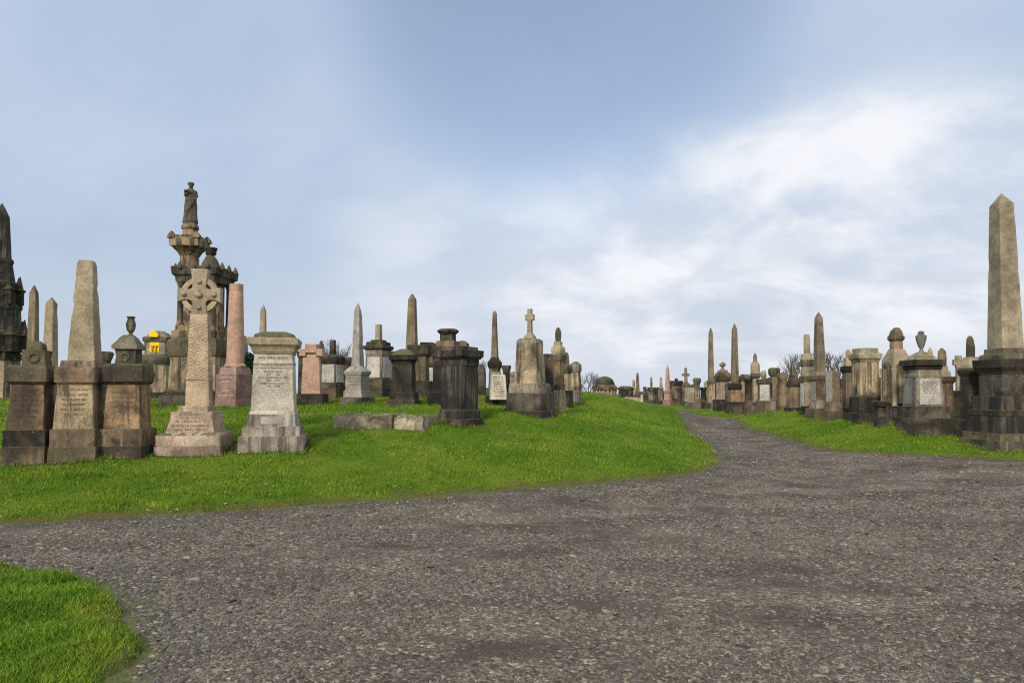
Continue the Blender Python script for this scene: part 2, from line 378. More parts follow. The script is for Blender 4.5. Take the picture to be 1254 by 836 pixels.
def crisp(pr, lim):
    """turn the slopes of a moulding into square fillets with a small cove"""
    out = [pr[0]]
    for i in range(1, len(pr)):
        (w0, z0), (w1, z1) = pr[i-1], pr[i]; d = w1-w0; h_ = z1-z0
        if d > .012 and h_ < 2.5*d:
            out += [(w0+.3*d, z0+.02*h_), (w0+.3*d, z0+.3*h_), (w0+.62*d, z0+.42*h_), (w0+.62*d, z0+.6*h_), (w1, z0+.66*h_), (w1, z1)]
        elif d < -.012 and i == len(pr)-1 and h_ < -1.2*d:
            out += [(w0, z1-.004), (w1, z1)]
        elif d < -.012 and h_ < -1.2*d:
            out += [(w0+.4*d, z0+.1*h_), (w0+.45*d, z1-.1*h_), (w1, z1)]
        else: out.append(pr[i])
    return out
SEED = [0]
REPORT = []; FOOT = []
def mon(name, label, cat, cx, D, side, parts, group=None, fine=None, lean=None):
    """a monument at photo column cx, D metres ahead, turned so that a side face shows by `side` degrees.
    parts, bottom to top: (part name, material, kind, [(photo row, silhouette width px)...], options)"""
    SEED[0] += 1; rnd = random.Random(SEED[0])
    X, Y, _ = at(cx, HOR, D)
    phi = math.atan2(X, Y)
    th = -phi - R(side)
    X = (cx-627)/F*D/cp
    gz = tz(X, Y)
    lx, ly = (rnd.uniform(-.007, .007), rnd.uniform(-.007, .007)) if lean is None else lean
    root = thing(name, label, cat, (X, Y, gz), th, group)
    root.rotation_euler = (lx, ly, th)
    dist = math.hypot(X, Y)
    pxm = dist/F*math.cos(phi)            # metres per photo pixel across the view at this depth
    pxm = D/F*math.cos(phi)*1.0 if False else D/F
    sq = math.cos(R(side)) + abs(math.sin(R(side)))
    near = D < 24
    step = .10 if D < 16 else (.2 if D < 24 else .6)
    def hw(w, kind, ry=1.0):
        # a thing off to the side shows a wider picture: project back on the picture plane
        k = math.cos(phi)
        if kind == 'q':
            s_ = math.cos(R(side)) + ry*abs(math.sin(R(side)))
            return .5*w*pxm/(s_)*k
        return .5*w*pxm*k
    def zz(y, h):
        return at(cx, y, max(1.0, D-h*.9))[2]-gz
    first = True; objs = {}; last = None
    for it in parts:
        pn, mat, kind = it[:3]; opt = it[4] if len(it) > 4 else {}
        par = root
        if kind in 'pt': par = objs[opt.get('of', 'pedestal')]
        sd = SEED[0]*10+len(objs)
        wk = 1.0
        if first and cx > 860 and 24 < D < 50 and kind == 'q':
            wk = 1.22; mat = 'mossy' if mat in ('brown', 'rust', 'oblkdark', 'grey', 'pinkstone') and SEED[0] % 3 else 'soot'
        dx = opt.get('dx', 0)*pxm*math.cos(phi)
        if kind in ('q', 'r', 'o', 'h'):
            n = {'q': 'q', 'r': 28 if near else 16, 'o': 8, 'h': 6}[kind]
            ry = opt.get('ry', 1.0)
            pr = [(hw(w*wk, kind, ry), zz(y, hw(w*wk, kind, ry))) for y, w in it[3]]
            if any(t_ in pn for t_ in ('cornice', 'abacus', 'moulding', 'entablature', 'ledge', 'lid', 'plinth', 'base')) and kind == 'q': pr = crisp(pr, 2*pxm)
            if first:
                b0 = pr[0]
                REPORT.append((name, cx, round((tz(X-(b0[0]*1.1)*math.sin(phi), Y-b0[0]*1.1*math.cos(phi))+.06-gz-b0[1])/pxm, 1))); FOOT.append((X, Y, b0[0], th, D))
                pr = [(b0[0], min(b0[1], 0)-.35)] + pr
                first = False
            # keep stacked blocks monotone in height
            for i in range(1, len(pr)):
                if pr[i][1] < pr[i-1][1]+.001: pr[i] = (pr[i][0], pr[i-1][1]+.001)
            if last is not None and not opt.get('free') and opt.get('seat', 1):
                pr[0] = (pr[0][0], last-.004); 
                if pr[1][1] < pr[0][1]+.01: pr[1] = (pr[1][0], pr[0][1]+.012)
            v, f = loft(pr, n, ry, rough=opt.get('rough', (.009 if mat == 'mossy' else .004) if near else 0), step=step,
                        bv=opt.get('bv', .007), seed=sd, cx=dx, cy=opt.get('dy', 0)*pxm, chip=opt.get('chip', .016 if D < 16.5 and mat in ('mossy', 'brown', 'oblk', 'pinkstone', 'palebase', 'soot') else .008))
            o = link(pn, v, f, mat, par, sharp=opt.get('sharp', 32))
            if not opt.get('free'): last = pr[-1][1]
            o['_pr'] = 0; del o['_pr']
            objs[pn] = o; objs[pn+'_pr'] = pr; cur = pr; cury = ry
        elif kind == 'x':                                   # upright outline with thickness (px)
            h = opt['th']*pxm*.5
            P = [((a*pxm*math.cos(phi)/max(.3, math.cos(R(side)))), zz(b_, h)) for a, b_ in it[3]]
            if first:
                mn = min(p[1] for p in P); P = [(a, (b_ if b_ > mn+.02 else min(mn, 0)-.3)) for a, b_ in P]; first = False
            v, f = prism(P, -h, h)
            v = [(a+dx, b_, c) for a, b_, c in v]
            o = link(pn, v, f, mat, par, 30); objs[pn] = o; last = max(p[1] for p in P)
        elif kind == 'p':                                   # tablet let into a face, follows its taper
            (y0, y1, w) = it[3]; face = opt.get('face', 'f')
            prl = objs[opt.get('of', 'pedestal')+'_pr']
            def hz(z):
                pts = sorted(prl, key=lambda t: t[1])
                for i in range(1, len(pts)):
                    if pts[i][1] >= z:
                        a, b_ = pts[i-1], pts[i]; t = (z-a[1])/max(1e-6, b_[1]-a[1]); return a[0]+(b_[0]-a[0])*t
                return pts[-1][0]
            hh = sum(q[0] for q in prl)/len(prl)
            z0, z1 = zz(y0, hh), zz(y1, hh)
            d0, d1 = hz(z0), hz(z1)
            wh = w*.5                                        # w: share of the face width
            V = []
            for (z, d) in ((z0, d0), (z1, d1)):
                for (sx, e) in ((-1, -.04), (1, -.04), (1, .014), (-1, .014)):
                    V.append((sx*d*w, -(d+e), z))
            if opt.get('arch'):
                pass
            Fc = [(0,1,2,3)[::-1],(4,5,6,7),(0,1,5,4),(1,2,6,5),(2,3,7,6),(3,0,4,7)]
            ry = opt.get('ry', 1.0)
            if face == 'r': V = [(-b_, a, c) for a, b_, c in V]
            elif face == 'l': V = [(b_, -a, c) for a, b_, c in V]
            Fc = [t[::-1] for t in Fc]
            o = link(pn, V, Fc, mat, par, smooth=False); objs[pn] = o
        elif kind == 't':                                   # rows of worn lettering on the front (or a side)
            prl = objs[opt.get('of', 'pedestal')+'_pr']; face = opt.get('face', 'f'); pro = opt.get('pro', .004)
            pts = sorted(prl, key=lambda t: t[1]); hh = sum(q[0] for q in prl)/len(prl)
            def hz(z):
                for i in range(1, len(pts)):
                    if pts[i][1] >= z:
                        a, b_ = pts[i-1], pts[i]; t = (z-a[1])/max(1e-6, b_[1]-a[1]); return a[0]+(b_[0]-a[0])*t
                return pts[-1][0]
            ms = []
            for (y, w, hgt) in it[3]:                        # row, share of width, letter height px
                zc = zz(y, hh); lh = hgt*pxm; d = hz(zc); half = d*w
                x = -half; lw = lh*.62
                while x < half-lw:
                    if rnd.random() < .13: x += lw*.9; continue
                    t_ = lh*.17
                    for q in range(rnd.choice((2, 2, 3))):
                        if rnd.random() < .55:
                            xx = x+rnd.choice((0, .38, .62))*lw; bx = (xx, xx+t_, zc-lh/2, zc+lh/2)
                        else:
                            zc2 = zc+rnd.choice((-.5, -.08, .33))*lh; bx = (x, x+lw*.75, zc2, zc2+t_)
                        ya = -hz(zc)-pro-rnd.random()*.0012
                        v_, f_ = box(bx[0], bx[1], ya, ya+.012, bx[2], bx[3])
                        # follow taper
                        v_ = [(a, b_+(hz(zc)-hz(c)), c) for a, b_, c in v_]
                        ms.append((v_, f_))
                    x += lw*1.15
            V, Fc = join(*ms)
            if face == 'r': V = [(-b_, a, c) for a, b_, c in V]
            elif face == 'l': V = [(b_, -a, c) for a, b_, c in V]
            o = link(pn, V, Fc, mat, par, smooth=False); objs[pn] = o
    objs['root'] = root; objs['pxm'] = pxm; objs['phi'] = phi; objs['gz'] = gz; objs['zz'] = zz; objs['D'] = D
    return objs
# ------------------------------------------------------------------ monuments, left group
G_OB = 'obelisk monuments of the cemetery'; G_PT = 'pedestal tombs of the cemetery'; G_PI = 'pillar monuments with carved tops'
q, r, o8 = 'q', 'r', 'o'

# three stained pedestals side by side
u0 = mon('pedestal_tomb', 'leftmost of three stained pedestals, carved wreath block and broken stump on top', 'tomb', 40, 11.5, 19, [
 ('base', 'brown', q, [(567,71),(547,71)]), ('plinth', 'soot', q, [(547,69),(528,69),(526,62)]),
 ('pedestal', 'rust', q, [(527,61),(470,54)]), ('cornice', 'mossy', q, [(470,57),(466,68),(451,68),(447,62)]),
 ('block', 'mossy', q, [(448,39),(428,39)], {'dx': 5}), ('stump', 'mossy', q, [(429,26),(421,23),(417,12)], {'dx': 4}),
 ('inscription', 'ink', 't', [(478,.7,2.2),(484,.7,2.2),(490,.75,2.2),(496,.6,2.2),(503,.7,2.2),(510,.6,2.2)])], G_PT)
mon('obelisk_monument', 'truncated buff obelisk on a wide pedestal, middle of three stained tombs in a row', 'obelisk', 99, 11.7, 17, [
 ('base', 'mossy', q, [(565,74),(547,74)]), ('plinth', 'brown', q, [(547,71),(527,71),(525,65)]),
 ('pedestal', 'tan', q, [(525,64),(470,55)]), ('cornice', 'brown', q, [(470,58),(467,64),(453,64),(449,60)]),
 ('step', 'tan', q, [(449,56),(441,52)], {'dx': 2}), ('shaft', 'oblk', q, [(442,44),(322,25),(318,21)], {'dx': 5}),
 ('inscription', 'faint', 't', [(477,.7,2),(483,.74,2),(489,.7,2),(495,.6,2),(501,.7,2),(507,.5,2)])], G_OB, lean=(0,0))
u = mon('pedestal_tomb', 'stained pedestal with small stone urn on a roof-shaped cap, rightmost of three', 'tomb', 158, 12.0, 20, [
 ('base', 'brown', q, [(560,74),(546,74)]), ('plinth', 'brown', q, [(546,73),(528,73),(525,63)]),
 ('pedestal', 'rust', q, [(525,60),(470,53)]), ('cornice', 'mossy', q, [(470,56),(466,66),(449,66),(445,60)]),
 ('block', 'mossy', q, [(446,35),(427,34)], {'dx': -1}),
 ('cap', 'grey', q, [(427,42),(423,43),(417,30),(414,26),(410,15)], {'dx': -1}),
 ('urn', 'tan', r, [(410,8),(408,4),(404,10),(397,13),(392,10),(390,8),(388,11),(387,11)], {'dx': 1}),
 ('inscription', 'faint', 't', [(480,.7,2),(486,.6,2),(492,.7,2),(498,.6,2),(504,.4,2)])], G_PT)
def wreath(t, y, rpx, dx):
    pm_ = t['pxm']; hb = t['block_pr'][1][0]; V = []; Fc = []; n, m_ = 22, 8; R_, r_ = rpx*pm_, rpx*pm_*.33
    zc = t['zz'](y, hb)
    for i in range(n):
        a = 2*math.pi*i/n; rr_ = r_*(1+.22*math.sin(i*2.6))
        for j in range(m_):
            b_ = 2*math.pi*j/m_; V.append((dx*pm_+(R_+rr_*math.cos(b_))*math.cos(a), -hb-.004-.6*rr_*math.sin(b_), zc+(R_+rr_*math.cos(b_))*math.sin(a)))
    for i in range(n):
        for j in range(m_): Fc.append((i*m_+j, i*m_+(j+1) % m_, ((i+1) % n)*m_+(j+1) % m_, ((i+1) % n)*m_+j))
    link('wreath', V, Fc, 'mossy', t['block'], 60)
wreath(u0, 438, 5.2, 4.5); wreath(u, 437, 4.6, -1)
# slim obelisks behind
mon('obelisk_monument', 'slim brown obelisk with a chipped tip, furthest left behind the stained pedestals', 'obelisk', 40, 17, 30, [
 ('base', 'brown', q, [(520,36),(500,36)]), ('pedestal', 'brown', q, [(500,28),(440,26)]), ('shaft', 'oblkdark', q, [(440,17),(358,12.5),(349,1.5)])], G_OB)
mon('obelisk_monument', 'grey lichen-spotted slim obelisk behind and between the first two stained pedestals', 'obelisk', 61, 18.5, 32, [
 ('base', 'grey', q, [(515,36),(498,36)]), ('pedestal', 'grey', q, [(498,30),(452,28)]), ('shaft', 'oblk', q, [(452,21),(371,15.5),(364,1.5)])], G_OB)
mon('pedestal_tomb', 'dark corniced tomb mostly hidden behind the truncated obelisk', 'tomb', 127, 20, 20, [
 ('base', 'soot', q, [(502,30),(485,30)]), ('pedestal', 'darkgrey', q, [(485,18),(441,18)]), ('cornice', 'darkgrey', q, [(441,19),(433,25),(430,22)])], G_PT)

# gothic spire at the left edge of the frame
t = mon('gothic_spire_monument', 'tall blackened gothic spire with pinnacles cut by the left edge of the photo', 'monument', -3, 38, 30, [
 ('base', 'grey', q, [(512,72),(490,72),(488,60)]), ('pedestal', 'tan', q, [(488,60),(440,58)]),
 ('cornice', 'soot', q, [(440,64),(434,64),(430,56)]),
 ('lower_stage', 'char', o8, [(430,60),(412,57),(410,61),(405,61),(403,55),(378,51),(375,55),(370,54)]),
 ('upper_stage', 'char', o8, [(370,49),(352,45),(349,49),(344,48),(342,36),(322,29),(319,32),(315,30)]),
 ('spire', 'char', o8, [(315,26),(300,24),(264,19),(254,8),(249,1)])], lean=(0,0))
pm = t['pxm']
for ring_r, z0, hh, w in ((27,'r430',40,8), (21,'r370',36,7)):
    zb = t['zz'](430 if z0 == 'r430' else 372, .5)
    for i in range(8):
        a = math.pi/4*i+.2
        v, f = loft([(w*.5*pm, zb), (w*.5*pm, zb+hh*.45*pm), (w*.7*pm, zb+hh*.48*pm), (w*.7*pm, zb+hh*.52*pm), (w*.42*pm, zb+hh*.56*pm), (w*.06*pm, zb+hh*pm)], 'q', rough=0, step=5, cx=math.cos(a)*ring_r*pm, cy=math.sin(a)*ring_r*pm)
        link('pinnacle', v, f, 'soot', t['root'])

# monument with the yellow panel
t = mon('domed_tomb', 'low domed tomb with bright yellow panel and crest behind the urn pedestal', 'tomb', 194, 28, 24, [
 ('base', 'soot', q, [(502,58),(480,58)]), ('wall', 'tan', q, [(480,48),(446,46)]), ('cornice', 'darkgrey', q, [(446,49),(442,52),(438,50),(434,40)]),
 ('upper_block', 'grey', q, [(434,38),(418,37)]), ('upper_cornice', 'darkgrey', q, [(418,41),(414,42),(412,38)]), ('roof', 'grey', r, [(412,34),(408,26),(405,12)]),
 ('yellow_panel', 'yellow', 'p', (431,419,.45), {'of': 'upper_block'})])
pm = t['pxm']; yf = -13.6*pm
def crest(x, zy, w, h, mat, par, name, yf):
    P = [(x-w*.5*pm, zy), (x+w*.5*pm, zy), (x+w*.55*pm, zy+h*.4*pm), (x+w*.2*pm, zy+h*pm), (x-w*.2*pm, zy+h*pm), (x-w*.55*pm, zy+h*.5*pm)]
    v, f = prism(P, yf-.06, yf+.06); return link(name, v, f, mat, par)
yf = -15.0*pm
crest(0, t['zz'](413, .5), 10, 8.5, 'yellow', t['root'], 'yellow_crest', yf)
for dx in (-2.2, 2.0):
    v, f = box((dx-.9)*pm, (dx+.9)*pm, -14.3*pm-.015, -13.4*pm, t['zz'](429.5,.5), t['zz'](424,.5)); link('panel_mark', v, f, 'orange', t['yellow_panel'], smooth=False)
v, f = box(-4*pm, 4*pm, -14.3*pm-.015, -13.4*pm, t['zz'](424,.5), t['zz'](422.8,.5)); link('panel_mark', v, f, 'orange', t['yellow_panel'], smooth=False)

# statue column
t = mon('statue_column', 'tall dark round column topped by a robed figure, highest monument on the left', 'monument', 230, 25.5, 24, [
 ('base', 'soot', q, [(500,50),(484,50)]), ('pedestal', 'tan', q, [(484,40),(434,38)]), ('pedestal_cornice', 'mossy', q, [(434,42),(428,46),(416,42)]),
 ('shaft', 'tower', r, [(416,31),(412,29),(402,27),(312,24)], {'rough': .01}),
 ('capital', 'tower', r, [(312,25),(306,32),(302,40),(300,44)]),
 ('abacus', 'tower', q, [(300,50),(292,51),(290,46),(288,36)]),
 ('drum', 'tower', r, [(288,20),(280,19),(279,22),(276,23),(272,17)])], lean=(0,0))
pm = t['pxm']; z1 = t['zz'](288, .3)
for sx in (-1, 1):
    for sy in (-1, 1):
        P = [(-.13, 0), (.13, 0), (.12, .14), (.02, .26), (-.1, .12)]
        if sx > 0: P = [(-a, b) for a, b in P]
        v, f = prism(P, -.1, .1); v = [(a+sx*.47, b+sy*.47, c+t['zz'](291,.6)) for a, b, c in v]; link('corner_horn', v, f, 'tower', t['root'])
def statue(h):
    """robed standing figure of height h, one skin: body rings, head with broad headdress, folded arms"""
    ms = []
    rings = [(0,.19,.17,0),(.04,.2,.18,0),(.16,.175,.155,0),(.3,.165,.14,0),(.42,.165,.135,0),(.52,.15,.125,0),(.6,.14,.115,0),(.68,.16,.12,0),(.75,.175,.12,.0),(.79,.165,.105,.0),(.82,.10,.08,0),(.84,.055,.06,0),(.865,.052,.058,-.01)]
    n = 20; V = []; Fc = []
    for i, (z, a, b, dy) in enumerate(rings):
        for j in range(n):
            t_ = 2*math.pi*j/n; fold = 1+(.07*math.sin(t_*7+z*3) if z < .6 else 0)
            V.append((a*h*.86*fold*math.cos(t_), (b*h*.8*fold*math.sin(t_))+dy*h, z*h))
    for i in range(len(rings)-1):
        for j in range(n): Fc.append((i*n+j, i*n+(j+1) % n, (i+1)*n+(j+1) % n, (i+1)*n+j))
    Fc.append(tuple(reversed(range(n)))); Fc.append(tuple(range((len(rings)-1)*n, len(rings)*n)))
    ms.append((V, Fc))
    def ball(c, rx, ry, rz):
        V = []; Fc = []; A, B = 14, 9
        for i in range(B+1):
            p = math.pi*i/B
            for j in range(A):
                t_ = 2*math.pi*j/A; V.append((c[0]+rx*math.sin(p)*math.cos(t_), c[1]+ry*math.sin(p)*math.sin(t_), c[2]-rz*math.cos(p)))
        for i in range(B):
            for j in range(A): Fc.append((i*A+j, i*A+(j+1) % A, (i+1)*A+(j+1) % A, (i+1)*A+j))
        return V, Fc
    ms.append(ball((0,-.01*h,.91*h), .052*h, .06*h, .068*h))          # head
    ms.append(ball((0,-.065*h,.905*h), .012*h, .02*h, .018*h))        # nose
    def tube(pts):
        V = []; Fc = []; n2 = 10
        for i, (p, rr) in enumerate(pts):
            d = Vector(pts[min(i+1, len(pts)-1)][0])-Vector(pts[max(0, i-1)][0]); d.normalize()
            a = d.orthogonal().normalized(); b = d.cross(a)
            for j in range(n2):
                t_ = 2*math.pi*j/n2; w = Vector(p)+a*rr*math.cos(t_)+b*rr*math.sin(t_); V.append(tuple(w))
        for i in range(len(pts)-1):
            for j in range(n2): Fc.append((i*n2+j, i*n2+(j+1) % n2, (i+1)*n2+(j+1) % n2, (i+1)*n2+j))
        Fc.append(tuple(reversed(range(n2)))); Fc.append(tuple(range((len(pts)-1)*n2, len(pts)*n2)))
        return V, Fc
    ms.append(tube([((.095*h,0,.765*h),.045*h),((.125*h,-.03*h,.66*h),.042*h),((.11*h,-.06*h,.58*h),.035*h),((.0,-.1*h,.56*h),.028*h),((-.04*h,-.1*h,.565*h),.022*h)]))
    ms.append(tube([((-.095*h,0,.765*h),.045*h),((-.12*h,-.04*h,.67*h),.042*h),((-.1*h,-.09*h,.68*h),.034*h),((-.05*h,-.12*h,.74*h),.026*h)]))
    ms.append(tube([((.1*h,.02*h,.75*h),.05*h),((.03*h,-.09*h,.5*h),.05*h),((-.07*h,-.09*h,.3*h),.04*h),((-.09*h,-.07*h,.1*h),.03*h)]))  # thrown cloak
    return join(*ms)
h = t['zz'](223, .1)-t['zz'](274, .1)
root = t['root']
st_root = thing('statue', 'weathered robed figure with a broad headdress standing on the tall column', 'statue', (0,0,0), 0)
zt = t['zz'](272, .2)
mw = root.matrix_basis @ Vector((0, 0, zt-.02))
st_root.location = mw; st_root.rotation_euler = (0, 0, root.rotation_euler.z+.5)
v, f = statue(h); so = link('body', v, f, 'darkgrey', st_root, 60)
md = so.modifiers.new('weld', 'REMESH'); md.mode = 'VOXEL'; md.voxel_size = .022; md.use_smooth_shade = True
ms = []
v, f = loft([(.055*h,.915*h),(.075*h,.945*h),(.072*h,.98*h),(.04*h,1.0*h)], 14, rough=.006, step=.05); link('headdress', v, f, 'mossy', st_root)
v, f = box(-.15*h, -.02*h, -.14*h, -.05*h, .73*h, .77*h); link('book', v, f, 'darkgrey', st_root, smooth=False)

# pillared canopy
D = 22.0
t = mon('canopy_monument', 'pillared stone canopy with mossy dome and urn standing behind the Celtic cross', 'monument', 250, D, 28, [
 ('base', 'darkgrey', q, [(499,108),(484,106)]), ('lower_step', 'soot', q, [(484,100),(479,98),(477,90)]), ('pedestal', 'tan', q, [(477,86),(436,82)]),
 ('pedestal_cornice', 'mossy', q, [(436,86),(430,91),(418,90),(414,84)]), ('upper_step', 'tower', q, [(414,80),(405,80),(404,72),(398,72)]),
 ('entablature', 'darkgrey', q, [(345,72),(338,74),(335,82),(328,84),(326,76)], {'seat': 0}),
 ('dome', 'mossy', r, [(326,26),(321,23),(316,17),(312,9)], {'rough': .03, 'dx': 7}),
 ('urn', 'darkgrey', 'h', [(314,7),(312,8),(311,13),(305,14),(304,16),(302.5,16)], {'dx': 7})], lean=(0,0))
pm = t['pxm']*math.cos(t['phi']); a = 24*pm
for sx in (-1, 1):
    for sy in (-1, 1):
        v, f = loft([(4.9*pm, t['zz'](399,.6)), (4.9*pm, t['zz'](396,.6)), (4.0*pm, t['zz'](394,.6)), (3.6*pm, t['zz'](350,.6)), (4.6*pm, t['zz'](347,.6)), (4.9*pm, t['zz'](344,.6)+.1)], 18, rough=.004, cx=sx*a*.92, cy=sy*a*.92, step=.3)
        link('column', v, f, 'tower', t['root'])
v, f = loft([(11*pm, t['zz'](399,.6)), (11*pm, t['zz'](345,.6)+.1)], 'q', rough=.006, step=.3, cx=-a*.45, cy=a*.3); link('inner_pier', v, f, 'tower', t['root'])
v, f = loft([(8*pm, t['zz'](399,.6)), (8*pm, t['zz'](345,.6)+.1)], 'q', rough=.006, step=.3, cx=a*.5, cy=a*.25); link('inner_pier', v, f, 'tower', t['root'])
for i in range(12):
    an = 2*math.pi*i/12; s_ = max(abs(math.cos(an)), abs(math.sin(an)))
    x, y = math.cos(an)/s_*a*1.33, math.sin(an)/s_*a*1.33
    v, f = loft([(2.6*pm, t['zz'](328,.9)), (3*pm, t['zz'](326,.9)+.05), (1.8*pm, t['zz'](322,.9)), (.5*pm, t['zz'](319,.9))], 8, rough=.02, cx=x, cy=y, step=.1); link('cresting', v, f, 'mossy', t['root'])

# Celtic cross
t = mon('celtic_cross', 'tall carved Celtic cross with ring and round bosses on a pinkish stepped base', 'cross', 242, 12.6, 15, [
 ('base', 'pinkstone', q, [(558,99),(546,99)]), ('step', 'pinkstone', q, [(546,96),(533,96),(529,78)]),
 ('plinth', 'pinkstone', q, [(529,74),(504,62)]), ('collar', 'cross', q, [(504,46),(497,45)]),
 ('inscription', 'faint', 't', [(507,.55,2),(511.5,.5,2),(515.5,.72,2),(521,.82,2.2),(525.5,.65,2)], {'of': 'plinth'})], lean=(0,0))
pm = t['pxm']*math.cos(t['phi']); zz = t['zz']; dep = .16
def cz(y): return zz(y, .2)
dxs = 4*pm
v, f = loft([(15*pm, cz(497)-.01), (14.2*pm, cz(465))], 'q', .62, rough=.004, step=.08, cx=dxs*.6, seed=3); link('lower_shaft', v, f, 'cross', t['root'])
v, f = loft([(14.2*pm, cz(465)), (11.2*pm, cz(383))], 'q', .7, rough=.004, step=.08, cx=dxs*.6, seed=4); link('shaft', v, f, 'knot', t['root'])
cy0, cxm = cz(360), dxs*.6
hw_ = 10.3*pm
yf, yb = -8*pm, 8*pm
aw, ah = 27*pm, 8*pm
top = cz(328)-cy0; bot = cz(385)-cy0
Pc = [(-hw_*1.05, bot),(hw_*1.05, bot),(hw_*.82, -ah*1.5),(hw_*.9,-ah*1.12),(hw_*1.2,-ah*.95),(aw*.72,-ah*.9),(aw,-ah*1.28),(aw,ah*1.28),(aw*.72,ah*.9),(hw_*1.2,ah*.95),(hw_*.9,ah*1.12),(hw_*.82,ah*1.5),(hw_*1.08,top),(-hw_*1.08,top),
      (-hw_*.82,ah*1.5),(-hw_*.9,ah*1.12),(-hw_*1.2,ah*.95),(-aw*.72,ah*.9),(-aw,ah*1.28),(-aw,-ah*1.28),(-aw*.72,-ah*.9),(-hw_*1.2,-ah*.95),(-hw_*.9,-ah*1.12),(-hw_*.82,-ah*1.5)]
v, f = prism([(a+cxm, b+cy0) for a, b in Pc], yf, yb); link('cross_head', v, f, 'cross', t['root'])
V = []; Fc = []; n = 56; ro, ri = 24*pm, 17.6*pm
for i in range(n):
    an = 2*math.pi*i/n
    for (rr, y) in ((ro, yf*.75), (ri, yf*.75), (ri, yb*.75), (ro, yb*.75)): V.append((cxm+rr*math.cos(an), y, cy0+rr*math.sin(an)))
for i in range(n):
    j = (i+1) % n
    for k in range(4): Fc.append((i*4+k, i*4+(k+1) % 4, j*4+(k+1) % 4, j*4+k))
link('ring', V, Fc, 'cross', t['root'])
for (bx, bz, br) in ((0,0,4.9*pm),(-19*pm,0,3.4*pm),(19*pm,0,3.4*pm),(0,17.5*pm,3.5*pm),(0,-17.5*pm,3.5*pm)):
    v, f = loft([(br, 0),(br*.97, br*.3),(br*.8, br*.6),(br*.45, br*.85),(br*.1, br*.93)], 18, rough=.002, step=.05, bv=.001)
    v = [(a+cxm+bx, -c+yf+.004, b+cy0+bz) for a, b, c in v]; link('boss', v, f, 'cross', t['root'], 60)

# pale lettered pedestal
t = mon('pedestal_tomb', 'pale inscribed pedestal with heavy moulded cornice beside the Celtic cross', 'tomb', 337, 12.9, 6, [
 ('base', 'palebase', q, [(553,85),(534,85)]), ('step', 'palebase', q, [(534,76),(522,76)]), ('plinth', 'palebase', q, [(522,64),(507,63)]),
 ('moulding', 'pale', q, [(507,61),(505,60),(502,57)]), ('pedestal', 'pale', q, [(502,57),(445,51.5)]), ('frieze', 'pale', q, [(445,53),(443,53),(442,51),(433,50)]),
 ('cornice', 'oblk', q, [(433,52),(429,56),(424,60),(421,66),(415,68),(413,66)]), ('cap', 'mossy', q, [(414,54),(409,53),(406,30)])], G_PT, lean=(0,0))
pm = t['pxm']*math.cos(t['phi']); zz = t['zz']
def letters(name, txt, y, wpx, hpx, mat, of, t, dz=.003, x=0):
    c = bpy.data.curves.new(name, 'FONT'); c.body = txt; c.size = 1; c.align_x = 'CENTER'; c.extrude = .01; c.resolution_u = 2
    o = bpy.data.objects.new(name, c); COL.objects.link(o)
    bpy.context.view_layer.update()
    me = bpy.data.meshes.new_from_object(o.evaluated_get(bpy.context.evaluated_depsgraph_get()))
    bpy.data.objects.remove(o); bpy.data.curves.remove(c)
    n = len(me.vertices); co = np.empty(n*3); me.vertices.foreach_get('co', co); co = co.reshape(-1, 3)
    w = co[:, 0].max()-co[:, 0].min(); hh = co[:, 1].max()-co[:, 1].min()
    pr = sorted(t[of+'_pr'], key=lambda k_: k_[1]); z0 = t['zz'](y+hpx*.5, pr[0][0])
    Z = z0+co[:, 1]/hh*hpx*t['pxm']
    H = np.interp(Z, [k_[1] for k_ in pr], [k_[0] for k_ in pr])
    out = np.stack([co[:, 0]/w*wpx*pm+x*pm, -H-dz-co[:, 2]*.1, Z], 1)
    me.vertices.foreach_set('co', out.ravel()); me.materials.clear(); me.materials.append(MT[mat]); me.update()
    me.name = name; o = bpy.data.objects.new('inscription', me); COL.objects.link(o); o.parent = t[of]; return o
for txt, y, w, hp, mt in [('FAMILY BURIAL GROUND',438,36,2.8,'groove'),('FAMILY LIES IN AFFECTIONATE MEMORY',443.4,46,2.0,'groove'),('LAID LOVINGLY IN REMEMBRANCE OF',447,46,2.0,'groove'),('THE FAMILIES OF GRANDPARENTS AND',450.4,46,2.0,'groove'),
   ('ARTHUR MAIN',455,22,2.1,'ink'),('1877  -  1960',458.6,17,1.9,'ink'),('ANNE CUNNINGHAM HIS WIFE',462,35,1.9,'ink'),('1880  -  1956',465.4,16,1.9,'ink'),('JAMES MAIN THEIR SON',469,31,1.9,'ink'),('1905  -  1979',472.4,16,1.9,'ink'),
   ('JAMES B MAIN',476.2,20,1.9,'chalk'),('1908 - 1981',479.6,15,1.7,'chalk'),('ISABELLA C MAIN HIS WIFE',483,31,1.8,'chalk'),('1912 - 1988',486.2,16,1.5,'chalk'),('JANET MARGARET MARIE',489.4,37,2.1,'chalk')]:
    letters('inscription', txt, y, w*.98, hp, mt, 'frieze' if y < 441 else 'pedestal', t)
v, f = loft([(t['pedestal_pr'][0][0]*.5, zz(519,.4)), (t['pedestal_pr'][0][0]*.5, zz(510,.4))], 'q', .05, rough=.003, step=.1)
v = [(a, b-t['plinth_pr'][0][0]-.002, c) for a, b, c in v]; link('worn_patch', v, f, 'marble', t['root'])

